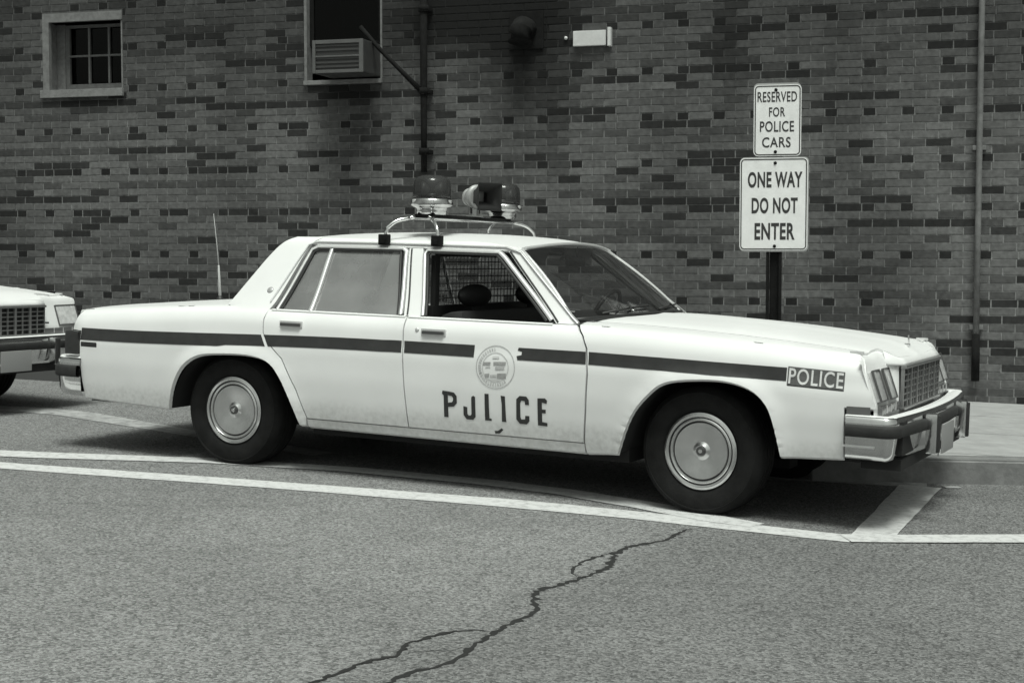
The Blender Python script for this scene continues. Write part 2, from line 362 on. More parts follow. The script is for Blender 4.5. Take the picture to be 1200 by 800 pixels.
for k,(pts,w) in enumerate(CR):
    bmk=bmesh.new(); fine=[]
    for i in range(len(pts)-1):
        a=np.array(gp(*pts[i]));b=np.array(gp(*pts[i+1]));n=max(1,int(np.linalg.norm(b-a)/.022))
        for j in range(n): fine.append(a+(b-a)*j/n+rng.normal(0,.0075,2)*(j>0))
    fine.append(np.array(gp(*pts[-1]))); L=[];Rr=[];zz=[]
    for i,p in enumerate(fine):
        t=fine[min(i+1,len(fine)-1)]-fine[max(i-1,0)]; t/=np.linalg.norm(t)+1e-9; nn=np.array([-t[1],t[0]])
        end=min(1,(i+1)/8,(len(fine)-i)/8); ww=w*(.55+rng.rand()**2*1.2)*end*1.15
        for S_,sg in ((L,1),(Rr,-1)):
            x,y=p+nn*sg*ww/2; S_.append(bmk.verts.new((x,y,gz(x,y)+.0015+k*.0006)))
    for i in range(len(fine)-1): bmk.faces.new((Rr[i],Rr[i+1],L[i+1],L[i]))
    crk.append(tag(link('asphalt_crack',bmk,CRACK,smooth=False),['long jagged crack running diagonally across the asphalt','short looping side crack off the long crack','crack branching left at the bottom of the lot','thin crack between the two lower branches','tiny separate hairline crack below the white line'][k],kind='structure'))
# ------------------------------------------------------------------ sidewalk and curb
def slab_bm(poly,h0,h1):
    bm=bmesh.new(); a=[bm.verts.new((x,y,gz(x,y)+h1)) for x,y in poly]; b=[bm.verts.new((x,y,gz(x,y)+h0)) for x,y in poly]
    bm.faces.new(a); n=len(poly)
    for i in range(n): bm.faces.new((a[i],b[i],b[(i+1)%n],a[(i+1)%n]))
    bmesh.ops.recalc_face_normals(bm,faces=bm.faces); return bm
def wxy(w,o): p=wl(w,o,0); return (p.x,p.y)
c0=(1.80,9.19); c1=(9.0,9.55); c2=(1.45,10.1); c3=(1.75,12.25)
def inset(p,q,d=.15):  # shift a segment left by d
    v=np.array(q)-np.array(p); v=v/np.linalg.norm(v); n=np.array([-v[1],v[0]]); return tuple(np.array(p)+n*d),tuple(np.array(q)+n*d)
base=slab_bm([(1.95,9.36),(9,9.72),wxy(9.2,-.05),wxy(-12,-.05),wxy(-12,1.15),(1.9,12.1),(1.62,10.15)],-.02,.138)
sw=tag(link('sidewalk',base,mat('joint_dirt',.09,.9),smooth=False),'pale concrete sidewalk along the foot of the brick wall',kind='structure')
# slabs cut out of the sidewalk by a grid along the wall
def clip(poly,nx,ny,d):
    out=[]
    for i in range(len(poly)):
        p=poly[i];q=poly[(i+1)%len(poly)];a=p[0]*nx+p[1]*ny-d;b=q[0]*nx+q[1]*ny-d
        if a>=0: out.append(p)
        if (a>=0)!=(b>=0): t=a/(a-b); out.append((p[0]+(q[0]-p[0])*t,p[1]+(q[1]-p[1])*t))
    return out
DX=(CB,-SB); DO=(-SB,-CB); WO=(0,WD)
def wslab(region,w0,w1,o0,o1):
    poly=region
    for (nx,ny,d) in ((DX[0],DX[1],w0),(-DX[0],-DX[1],-w1),(DO[0],DO[1],o0),(-DO[0],-DO[1],-o1)):
        dd=d+(nx*WO[0]+ny*WO[1]); poly=clip(poly,nx,ny,dd)
        if len(poly)<3: return None
    return poly
reg1=[(1.97,9.38),(8.95,9.74),wxy(9.2,.01),wxy(1.35,.01),(1.92,12.1),(1.66,10.15)]
reg2=[wxy(1.33,.01),wxy(-11.9,.01),wxy(-11.9,1.13),wxy(1.33,1.25)]
first=None
for reg in (reg1,reg2):
    for wi in range(-10,9):
        for oi in range(0,4):
            poly=wslab(reg,wi*1.22+.22,wi*1.22+1.43,oi*1.22+.006,oi*1.22+1.208)
            if poly: link('slab',slab_bm(poly,.10,.15),CONC,sw,smooth=False)
def curb(p,q,name,label):
    v=np.array(q)-np.array(p); L=np.linalg.norm(v); v/=L; n=np.array([-v[1],v[0]]); o=tag(empty(name),label,kind='structure')
    k=max(1,round(L/1.8))
    for i in range(k):
        a=np.array(p)+v*(L*i/k+.004); b=np.array(p)+v*(L*(i+1)/k-.004)
        bm=slab_bm([tuple(a),tuple(b),tuple(b+n*.16),tuple(a+n*.16)],-.05,.147)
        es=[e for e in bm.edges if all(v_.co.z>gz(v_.co.x,v_.co.y)+.1 for v_ in e.verts)]
        bmesh.ops.bevel(bm,geom=es,offset=.015,segments=3,affect='EDGES')
        link('curb_stone',bm,CURBM,o)
curb((1.80,9.19),(9.0,9.56),'curb','dark faced concrete curb ahead of the car nose')
curb((1.90,12.25),(1.50,10.1),'curb','curb return hidden behind the car')
curb((1.50,10.1),(1.80,9.19),'curb','rounded curb corner behind the front wheel')
curb(wxy(-12,1.30),(1.9,12.25),'curb','curb of the narrow walk along the wall')
# ------------------------------------------------------------------ the building
bld=tag(empty('brick_building',Matrix.Translation(wl(0,0,gz(*wxy(0,0))))),'long dark brick building wall with two windows, filling the background','building')
BI=bld.matrix_world.inverted()
def LB(w,o,z): return wl(w,o,z)-bld.location
OPEN=[(-4.90,-4.00,2.935,3.66),(-2.055,-1.262,2.915,4.10)]   # w0,w1,z0,z1
W0,W1,Z0,Z1=-16.0,11.0,-.35,6.2
def stain_shade(w,z):   # soot, rust, damp; shadow painted under the sills; darker upwards and leftwards
    def blob(cw,cz,rw,rz,k): return k*math.exp(-((w-cw)/rw)**2-((z-cz)/rz)**2)
    s=blob(.06,3.30,.38,.34,1.1)+blob(-.1,3.55,.7,.25,.5)+blob(-.70,3.45,.75,.34,.72)+blob(1.98,3.2,.12,.65,.80)+blob(-.76,2.5,.12,.62,.55)+blob(-1.66,2.83,.45,.10,.75)+blob(-4.45,2.80,.52,.075,.85)+blob(.40,2.55,.18,.6,.5)+blob(.1,2.75,.3,.25,.40)+blob(-1.50,2.62,.12,.3,.35)+blob(-3.0,3.5,.8,.25,.25)
    w1=.5+.5*math.sin(w*3.1+math.sin(w*7.3)); s+=.10*w1*min(1,max(0,(z-1.2)/1.6))
    return (1-min(.93,s))*(1-.42*min(1,max(0,(z-2.35)/1.15)))*(1-.10*min(1,max(0,(-w-1)/4)))
# backing wall (mortar), cut round the two openings
MORTA=brick_mat('mortar_stain_shade',True)
def grid(a,b,step,extra):
    g=[a]
    for x in np.arange(a+step,b-step*.5,step):
        if all(abs(x-e)>step*.3 for e in extra): g.append(float(x))
    return sorted(set(g+[b]+[e for e in extra if a<e<b]))
ws=grid(W0,W1,.14,[x for o in OPEN for x in o[:2]]); zs_=grid(Z0,Z1,.11,[z for o in OPEN for z in o[2:]])
bm=bmesh.new(); mt=bm.verts.layers.float.new('tone'); vd={}
def vv(w,z):
    k=(round(w,4),round(z,4))
    if k not in vd:
        vd[k]=bm.verts.new(LB(w,-.0025,z)); vd[k][mt]=.20*stain_shade(w,z)
    return vd[k]
for i in range(len(ws)-1):
    for j in range(len(zs_)-1):
        cw,cz=(ws[i]+ws[i+1])/2,(zs_[j]+zs_[j+1])/2
        if any(o[0]<cw<o[1] and o[2]<cz<o[3] for o in OPEN): continue
        bm.faces.new((vv(ws[i],zs_[j]),vv(ws[i+1],zs_[j]),vv(ws[i+1],zs_[j+1]),vv(ws[i],zs_[j+1])))
link('mortar_bed',bm,MORTA,bld,smooth=False)
bm=bmesh.new()   # mass of the building behind, with a parapet
for (a_,b_,c_,d_,e_,f_) in ((W0,W1,-.30,-8,Z1-.02,Z1+.25),):
    P=[LB(a_,c_+.30,Z1),LB(b_,c_+.30,Z1),LB(b_,d_,Z1),LB(a_,d_,Z1)]; quad(bm,P)
    for w in (a_,b_): quad(bm,[LB(w,-.006,Z0),LB(w,d_,Z0),LB(w,d_,Z1),LB(w,-.006,Z1)])
    quad(bm,[LB(a_,d_,Z0),LB(b_,d_,Z0),LB(b_,d_,Z1),LB(a_,d_,Z1)])
link('wall',bm,MORTAR,bld,smooth=False)
bm=bmesh.new(); bx(bm,(0,0,0),(W1-W0+.2,.34,.14))
o=link('coping',bm,STONE,bld,smooth=False); o.location=LB((W0+W1)/2,-.10,Z1+.07); o.rotation_euler=(0,0,-WB)
# bricks: every sixth course alternates headers and stretchers
def tone_for(w,z,hdr,dk):
    t=rng.normal(.112,.013)
    if dk>.86: t=.017+rng.rand()*.014
    elif dk>.70: t=.052+rng.rand()*.022
    if hdr and rng.rand()<.8: t=.010+rng.rand()*.012
    if 3.88<w<4.05 and int(round((z-H0)/CRS))%2: t=.024
    return max(.006,t*stain_shade(w,z))
bm=bmesh.new(); tl=bm.verts.layers.float.new('tone')
PIT=.2143; HPH=3.8256
def brick_geo(bm,cw,cz,lw,h,out,t=None,layer=None):
    o0,o1=-.012,out; c=.0015
    f=[(cw-lw/2+c,cz-h/2+c),(cw+lw/2-c,cz-h/2+c),(cw+lw/2-c,cz+h/2-c),(cw-lw/2+c,cz+h/2-c)]
    g=[(cw-lw/2,cz-h/2),(cw+lw/2,cz-h/2),(cw+lw/2,cz+h/2),(cw-lw/2,cz+h/2)]
    A=[bm.verts.new(LB(w,o1,z)) for w,z in f]; B=[bm.verts.new(LB(w,o1-c,z)) for w,z in g]; D=[bm.verts.new(LB(w,o0,z)) for w,z in g]
    if layer is not None:
        for v in A+B+D: v[layer]=t
    bm.faces.new(A)
    for X_,Y_ in ((A,B),(B,D)):
        for k in range(4): bm.faces.new((X_[k],Y_[k],Y_[(k+1)%4],X_[(k+1)%4]))
def nearpix(w,z):
    p=wl(w,0,z); d=p.y*math.cos(.0601)-(z-CZ)*math.sin(.0601); u=600+1808.3*p.x/d; v=400-1808.3*((z-CZ)*math.cos(.0601)+p.y*math.sin(.0601))/d
    return u,v,1/d
i0=int(math.ceil((Z0-H0)/CRS)); i1=int((Z1-.05-H0)/CRS)
allb=[]
for i in range(i0,i1+1):
    z=H0+i*CRS; hd=(i%6==0); row=[]
    if hd:
        w=HPH-math.floor((HPH-W0)/(PIT*1.5))*PIT*1.5; hflag=True
        while w<W1:
            row.append((w,PIT/2-.011,True)); row.append((w+PIT*.75,PIT-.011,False)); w+=PIT*1.5
    else:
        w=W0+(PIT/2 if i%2 else 0)+.04
        while w<W1: row.append((w,PIT-.011,False)); w+=PIT
    prev=rng.rand()
    for (w,lw,h) in row:
        dk=rng.rand() if rng.rand()<.72 else prev; prev=dk
        segs=[(w-lw/2,w+lw/2)]
        for o in OPEN:
            if o[2]-.03<z<o[3]+.03:
                ns=[]
                for a,b in segs:
                    if b<=o[0]-.002 or a>=o[1]+.002: ns.append((a,b))
                    else:
                        if a<o[0]-.03: ns.append((a,o[0]-.004))
                        if b>o[1]+.03: ns.append((o[1]+.004,b))
                segs=ns
        for a,b in segs: allb.append(((a+b)/2,z,b-a,tone_for(w,z,h,dk),.0008+rng.rand()*.0035))
def vis(b):
    u,v,s=nearpix(b[0],b[1])
    if not(43<u<1150 and 18<v<442): return False
    # what the cars and signs hide
    if u<90 and v>350: return False
    lim=np.interp(u,[88,275,338,540,690,783,900,1000,1060,1096,1110],[362,345,281,274,290,364,377,392,402,416,442]) if u<1112 else 445
    if v>lim: return False
    if 866<u<944 and 100<v<294: return False
    return b[2]>.09
cand=sorted([b for b in allb if vis(b)],key=lambda b:-nearpix(b[0],b[1])[2]*b[2])
big={id(b) for b in cand[:300]}
meshes={}
for b in allb:
    cw,z,lw,t,out=b
    if id(b) in big:
        key=round(lw,3)
        if key not in meshes:
            bb=bmesh.new(); brick_geo(bb,0,0,lw,.0592,0); 
            for v in bb.verts: v.co=v.co-LB(0,0,0)
            me=bpy.data.meshes.new('brick'); bb.to_mesh(me); bb.free(); me.materials.append(BRICKO); meshes[key]=me
        o=bpy.data.objects.new('brick',meshes[key]); COL.objects.link(o); o.parent=bld; o.location=LB(cw,out,z); o.color=(t,t,t,1)
    else: brick_geo(bm,cw,z,lw,.0592,out,t,tl)
tag(link('brickwork',bm,BRICKA,bld,smooth=False),kind='stuff')
# --- helper for boxes on the wall: centre (w,out,z), size (w,o,z)
MW=Matrix(((CB,-SB,0,0),(-SB,-CB,0,0),(0,0,1,0),(0,0,0,1)))  # (w,o,z)->world minus origin
MW=Matrix.Translation(Vector((0,WD,0)))@MW
MWB=Matrix.Translation(-bld.location)@MW
def wbox(bm,w0,w1,o0,o1,z0,z1,M=MWB,bev=0): bx(bm,((w0+w1)/2,(o0+o1)/2,(z0+z1)/2),(abs(w1-w0),abs(o1-o0),z1-z0),M,bev)
def fixn(o):
    b=bmesh.new(); b.from_mesh(o.data); bmesh.ops.recalc_face_normals(b,faces=b.faces); b.to_mesh(o.data); b.free(); return o
def wpart(name,boxes,m,parent,M=MWB,bev=.003):
    b=bmesh.new()
    for q in boxes: wbox(b,*q,M=M,bev=bev)
    return fixn(link(name,b,m,parent,smooth=False))
# window with six panes
w0,w1,z0,z1=OPEN[0]; D1=-.16
f=wpart('window',[(w0+.002,w0+.075,-.04,.012,z0,z1),(w0+.002,w1,-.04,.011,z1-.055,z1+.03),(w0+.01,w0+.03,-.30,-.04,z0,z1-.05),(w1-.02,w1-.004,-.30,-.004,z0,z1)],WOODW,bld)
wpart('frame',[(w0+.03,w0+.125,-.28,-.20,z0,z1-.05)],WOODW,f)
wpart('sill',[(w0-.02,w1+.01,-.30,.035,z0-.075,z0+.001)],STONE,f)
sx0=w0+.125; sx1=w1-.025; sz0=z0+.002; sz1=z1-.057
wpart('sash',[(sx0,sx0+.045,-.25,-.21,sz0,sz1),(sx1-.03,sx1,-.25,-.21,sz0,sz1),(sx0+.045,sx1-.03,-.249,-.211,sz0,sz0+.075),(sx0+.045,sx1-.03,-.249,-.211,sz1-.03,sz1)],SASHW,f)
gx=[sx0+.045+(sx1-.03-sx0-.045)*k/3 for k in range(4)]; gzz=[sz0+.075,(sz0+.075+sz1-.03)/2,sz1-.03]
for k in (1,2): wpart('muntin',[(gx[k]-.011,gx[k]+.011,-.246,-.208,gzz[0],gzz[2])],SASHW,f)
wpart('muntin',[(gx[0],gx[3],-.244,-.21,gzz[1]-.010,gzz[1]+.010)],SASHW,f)
for a in range(3):
    for b in range(2): wpart('pane',[(gx[a]+.0105,gx[a+1]-.0105,-.237,-.233,gzz[b]+.0095,gzz[b+1]-.0095)],PANE,f,bev=0)
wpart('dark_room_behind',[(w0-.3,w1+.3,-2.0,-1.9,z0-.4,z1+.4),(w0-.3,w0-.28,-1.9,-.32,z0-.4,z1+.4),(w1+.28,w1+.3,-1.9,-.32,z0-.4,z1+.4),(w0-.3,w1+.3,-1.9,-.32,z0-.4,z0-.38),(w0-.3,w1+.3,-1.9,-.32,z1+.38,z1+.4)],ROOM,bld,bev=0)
# window with air conditioner
w0,w1,z0,z1=OPEN[1]
f=wpart('window',[(w0+.002,w0+.030,-.12,.010,z0+.03,z1),(w1-.022,w1-.002,-.12,.002,z0+.03,z1),(w0+.03,w1-.022,-.12,.009,z1-.05,z1)],WOODW,bld)
wpart('sill',[(w0-.0,w1+.0,-.14,.03,z0-.012,z0+.028)],STONE,f)
wpart('upper_sash',[(w0+.03,w0+.07,-.10,-.06,z0+.36,z1-.05),(w1-.062,w1-.022,-.10,-.06,z0+.36,z1-.05),(w0+.07,w1-.062,-.099,-.061,z0+.36,z0+.39)],IRON,f)
wpart('pane',[(w0+.07,w1-.062,-.082,-.078,z0+.39,z1-.05)],PANE,f,bev=0)
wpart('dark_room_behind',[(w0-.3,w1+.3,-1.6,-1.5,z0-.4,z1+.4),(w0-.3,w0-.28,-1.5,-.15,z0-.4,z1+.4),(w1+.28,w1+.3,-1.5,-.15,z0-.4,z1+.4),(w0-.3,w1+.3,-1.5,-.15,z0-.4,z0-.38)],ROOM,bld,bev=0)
ML=lambda w,o,z: Matrix.Translation(wl(w,o,z))
def wthing(name,w,o,z,label,cat,group=None):
    e=tag(empty(name,ML(w,o,z)),label,cat,group); return e,Matrix.Translation(-wl(w,o,z))@MW
ACL=mat('air_conditioner_louvre',.042,.6)
ac,MA=wthing('air_conditioner',-1.66,.0,z0+.03,'grey box air conditioner sticking out of the right hand window','air conditioner')
az0,az1=z0+.045,z0+.345; aw0,aw1=-1.785,-1.285
wpart('casing',[(aw0,aw1,-.10,.40,az0,az1)],ACM,ac,MA,.012)
wpart('rear_frame',[(aw0+.0,aw0+.03,.40,.425,az0,az1),(aw1-.04,aw1,.40,.425,az0,az1),(aw0+.03,aw1-.04,.40,.424,az1-.035,az1),(aw0+.03,aw1-.04,.40,.424,az0,az0+.03),(aw0+.03,aw1-.04,.40,.423,(az0+az1)/2-.006,(az0+az1)/2+.008)],ACF,ac,MA,.004)
wpart('grille_panel',[(aw0+.03,aw1-.04,.395,.405,az0+.03,az1-.035)],mat('coil_dark',.035,.6),ac,MA,0)
for k in range(6):
    zz=az0+.05+k*.038
    if abs(zz-(az0+az1)/2)>.015: wpart('louvre',[(aw0+.032,aw1-.042,.404,.414,zz,zz+.018)],ACL,ac,MA,0)
# iron wall bracket: vertical pipe with a diagonal stay
br,MB_=wthing('pipe_bracket',-.80,0,2.15,'dark iron pipe on the bricks with a diagonal stay rising to the air conditioner','wall pipe')
b=bmesh.new(); tube(b,[MB_@Vector((-.81,.12,z)) for z in (2.06,2.5,3.0,4.4)],[.028,.03,.034,.036],10); link('pipe',b,IRON,br)
b=bmesh.new(); tube(b,[MB_@Vector((-.83,.13,2.80)),MB_@Vector((-1.05,.16,3.02)),MB_@Vector((-1.245,.19,3.22)),MB_@Vector((-1.40,.2,3.4))],[.026,.020,.020,.020],8); link('diagonal_stay',b,IRON,br)
for z in (2.25,2.80,3.55):
    b=bmesh.new(); wbox(b,-.86,-.76,0,.11,z-.018,z+.018,M=MB_,bev=.004); tube(b,[MB_@Vector((-.81,.12,z-.03)),MB_@Vector((-.81,.12,z+.03))],.046,12); link('clamp',b,IRON,br)
# soot-blackened vent hood above the roof beacons
vh,MV=wthing('vent_hood',0,0,3.3,'blackened metal vent hood high on the wall above the beacons','vent')
b=bmesh.new(); wbox(b,-.02,.30,.002,.02,3.16,3.50,M=MV,bev=.004); link('flange',b,IRON,vh,smooth=False)
b=bmesh.new(); 
tube(b,[MV@Vector((.14,.02,3.34)),MV@Vector((.14,.14,3.34)),MV@Vector((.14,.20,3.30)),MV@Vector((.14,.22,3.20))],[.10,.10,.105,.11],16); link('spout',b,IRON,vh)
# white enamel box
wb,MC=wthing('wall_light_box',.75,0,3.25,'small white rectangular box fixed high on the brick wall','wall box')
wpart('box',[(.585,.885,.003,.05,3.165,3.30)],BOXW,wb,MC,.006)
wpart('end_plate',[(.905,.935,.003,.07,3.155,3.32)],BOXW,wb,MC,.004)
wpart('back_plate',[(.885,.905,.003,.03,3.16,3.31)],ACM,wb,MC,.002)
b=bmesh.new(); tube(b,[MC@Vector((.51,.004,3.245)),MC@Vector((.51,.02,3.245))],.016,10); link('bolt',b,BOXW,wb)
# downpipe at right
dp,MD=wthing('downpipe',4.10,0,.0,'pale grey downpipe on a dark shoe at the right end of the wall','downpipe')
b=bmesh.new(); tube(b,[MD@Vector((4.085,.05,z)) for z in (.62,1.5,3,5.9)],.026,12); link('pipe',b,PIPEM,dp)
b=bmesh.new(); tube(b,[MD@Vector((4.085,.055,z)) for z in (.25,.64)],.034,12); link('shoe',b,IRON,dp)
for z in (.70,2.2,3.9):
    b=bmesh.new(); wbox(b,4.03,4.14,0,.05,z-.02,z+.02,M=MD,bev=.003); link('clamp',b,PIPEM,dp)
# dark base course of the wall
link_=wpart('base_course',[(-9,8,.0,.014,.10,.16+.10)],mat('base_dark',.035,.9),bld,bev=0) if False else None

# ------------------------------------------------------------------ street sign
sx_,sy_=1.712,10.10; sg_z=gz(sx_,sy_)+.147; SA=math.radians(-13)
# face normal towards the camera, turned a little to the left
nrm=Vector((math.sin(SA),-math.cos(SA),0)); rt=Vector((math.cos(SA),math.sin(SA),0))
MS=Matrix(((rt.x,-nrm.x,0,0),(rt.y,-nrm.y,0,0),(0,0,1,0),(0,0,0,1)))  # local x right, y away from viewer, z up
sign=tag(empty('street_sign',Matrix.Translation((sx_,sy_,sg_z))@MS),'two white parking and one way signs on a dark steel post behind the hood','street sign')
def zs(v): return CZ-(v-291.2)*10.1/1808.3*1.0-sg_z
b=bmesh.new()
for (c,s_) in (((0,.035,(zs(120))/2),(.058,.006,zs(120))),((-.034,.020,zs(120)/2),(.006,.036,zs(120))),((.034,.020,zs(120)/2),(.006,.036,zs(120))),((-.043,.003,zs(120)/2),(.016,.006,zs(120))),((.043,.003,zs(120)/2),(.016,.006,zs(120)))): bx(b,c,s_)
link('post',b,POSTM,sign,smooth=False)
def rrect(w,h,r,n=6):
    pts=[]
    for cx,cz,a0 in ((w/2-r,h/2-r,0),(-w/2+r,h/2-r,90),(-w/2+r,-h/2+r,180),(w/2-r,-h/2+r,270)):
        for k in range(n+1): a=math.radians(a0+90*k/n); pts.append((cx+r*math.cos(a),cz+r*math.sin(a)))
    return pts
def plate(name,w,h,r,cx,cz,y,th,m,parent):
    b=bmesh.new(); P=rrect(w,h,r); A=[b.verts.new((cx+x,y,cz+z)) for x,z in P]; B=[b.verts.new((cx+x,y+th,cz+z)) for x,z in P]
    b.faces.new(A); b.faces.new(B[::-1]); n=len(P)
    for i in range(n): b.faces.new((A[i],B[i],B[(i+1)%n],A[(i+1)%n]))
    return fixn(link(name,b,m,parent,smooth=False))
def ring(name,w,h,r,t,cx,cz,y,m,parent):
    b=bmesh.new(); P=rrect(w,h,r); Q=rrect(w-2*t,h-2*t,max(.002,r-t)); A=[b.verts.new((cx+x,y,cz+z)) for x,z in P]; B=[b.verts.new((cx+x,y,cz+z)) for x,z in Q]
    n=len(P)
    for i in range(n): b.faces.new((A[i],A[(i+1)%n],B[(i+1)%n],B[i]))
    return link(name,b,m,parent,smooth=False)
def text_mesh(txt,w,h,bold=.0,spacing=1.0):
    """flat lettering, returned as vertices scaled to exactly w x h, centred"""
    cu=bpy.data.curves.new('t','FONT'); cu.body=txt; cu.offset=bold; cu.space_character=spacing; cu.resolution_u=4
    o=bpy.data.objects.new('t',cu); COL.objects.link(o); dg=bpy.context.evaluated_depsgraph_get(); me=bpy.data.meshes.new_from_object(o.evaluated_get(dg))
    V=[v.co.copy() for v in me.vertices]; F=[tuple(p.vertices) for p in me.polygons]; bpy.data.objects.remove(o); bpy.data.curves.remove(cu); bpy.data.meshes.remove(me)
    x0=min(v.x for v in V);x1=max(v.x for v in V);y0=min(v.y for v in V);y1=max(v.y for v in V)
    return [((v.x-(x0+x1)/2)/(x1-x0)*w,(v.y-(y0+y1)/2)/(y1-y0)*h) for v in V],F
def sign_text(txt,cx,cz,w,h,y,m,parent,bold=.02):
    V,F=text_mesh(txt,w,h,bold,1.08); b=bmesh.new(); VV=[b.verts.new((cx+a,y,cz+c)) for a,c in V]
    for f in F:
        try: b.faces.new([VV[i] for i in f])
        except ValueError: pass
    return link('lettering',b,m,parent,smooth=False)
SK=mat('sign_ink',.03,.5)
K=10.1/1808.3
def sgn(x0,x1,y0,y1,lines,label,y):
    xs=lambda u:(u-906)*K/.985
    cx=xs((x0+x1)/2); w=(x1-x0)*K*1.03; z1_,z0_=zs(y0),zs(y1); h=z1_-z0_; cz=(z0_+z1_)/2
    p=plate('sign_panel',w,h,.03,cx,cz,y,.003,SIGNW,sign); p['label']=label
    ring('sign_border',w-.012,h-.012,.026,.007,cx,cz,y-.0015,SK,p)
    for (t,a,b_,c,d) in lines: sign_text(t,xs((a+b_)/2),zs((c+d)/2),(b_-a)*K*1.03,(d-c)*K,y-.0015,SK,p,.015 if y0<150 else .03)
    for v in (y0+6,y1-5):
        bb=bmesh.new(); lathe(bb,[(.0,y-.008),(.007,y-.007),(.011,y-.003),(.011,y)],12,'Y',(xs(906.5),0,zs(v))); fixn(link('bolt',bb,IRON,p))
    return p
sgn(882,935,101.5,184,[('RESERVED',886,930,109.5,121.5),('FOR',899,917,127.5,138.5),('POLICE',889,927,143.5,156),('CARS',891.5,923.5,162,174)],'small white sign lettered RESERVED FOR POLICE CARS',-.010)
sgn(867,943,186,293.5,[('ONE WAY',876,937,202,220.5),('DO NOT',880.5,932,232,250.5),('ENTER',884,929,261.5,281)],'larger white sign lettered ONE WAY DO NOT ENTER',-.012)
plate('backing_panel',53*K*1.02,84*K,.03,2.0*K,zs(141.5),-.005,.003,SIGNE,sign)
plate('backing_panel',79*K,110*K,.03,-.4*K,zs(240),-.007,.002,SIGNE,sign)

# ------------------------------------------------------------------ the police car
CM=Matrix.Translation((TX,TY,TZ))@RC.to_4x4()
def pchip(xs,ys):
    xs=np.array(xs,float);ys=np.array(ys,float);h=np.diff(xs);d=np.diff(ys)/h;m=np.zeros(len(xs));m[0]=d[0];m[-1]=d[-1]
    for i in range(1,len(xs)-1):
        if d[i-1]*d[i]>0: w1=2*h[i]+h[i-1];w2=h[i]+2*h[i-1];m[i]=(w1+w2)/(w1/d[i-1]+w2/d[i])
    def f(x):
        x=min(max(x,xs[0]),xs[-1]); i=min(max(int(np.searchsorted(xs,x))-1,0),len(h)-1); t=(x-xs[i])/h[i]
        return float((1+2*t)*(1-t)**2*ys[i]+t*(1-t)**2*h[i]*m[i]+t*t*(3-2*t)*ys[i+1]+t*t*(t-1)*h[i]*m[i+1])
    return f
Wlow=pchip([.15,.25,.34,.45,.60,.70,.76,.775,.83,.87,.905],[.865,.900,.930,.950,.963,.963,.957,.953,.945,.938,.922])
Wdeck=pchip([.905,.925,.94,.950,.957],[.922,.906,.885,.863,.835])
Whouse=pchip([.905,.925,.94,.955,1.33,1.355,1.375,1.385],[.922,.905,.889,.876,.655,.638,.60,.575])
ZS=pchip([-1.20,-.9,-.4,0,.1,2.1,2.3,2.7,3.2,3.6,3.88],[.882,.905,.937,.957,.957,.957,.950,.935,.908,.882,.855])
SM=lambda t:(lambda q:q*q*(3-2*q))(min(1,max(0,t)))
ARCHR=[(-.419,.314),(-.375,.46),(-.296,.585),(-.179,.655),(-.005,.675),(.179,.676),(.314,.646),(.399,.566),(.473,.421),(.524,.286)]
ARCHF=[(2.515,.286),(2.597,.494),(2.695,.620),(2.784,.682),(2.934,.706),(3.093,.709),(3.22,.680),(3.30,.622),(3.348,.535),(3.393,.348)]
AR=np.array(smoothpath(ARCHR,5)); AF=np.array(smoothpath(ARCHF,5))
def plan(x):
    t=0
    if x>3.2: t+=(x-3.2)**2*.11
    if x<-.5: t+=(-.5-x)**2*.075+max(0,-1.12-x)**2*2
    return t
def sideY(x,z):
    zr=ZS(x); off=.957-zr
    zz=z+off*SM((z-.45)/.40)
    if zz<=.905: y=Wlow(zz)
    else:
        b=SM((x+.10)/.14)*SM((2.24-x)/.06)
        zd=min(zz,.957); y=(1-b)*Wdeck(zd)+b*Whouse(zz)
        if zz>.957 and b<1: y=(1-b)*(.86-(zz-.957)*.62)+b*Whouse(zz)
    y-=plan(x)
    for A_ in (AR,AF):
        if A_[0,0]-.2<x<A_[-1,0]+.2:
            dd=float(np.min(np.hypot(A_[:,0]-x,A_[:,1]-z))); y+=.020*math.exp(-(dd/.042)**2)
    return y
def mkside(sg,off=0.0): return lambda x,z:(x,sg*(sideY(x,z)+off),z)
RE=lambda x:1.374-.026*SM((x-1.50)/.29)-.012*SM((.45-x)/.2)
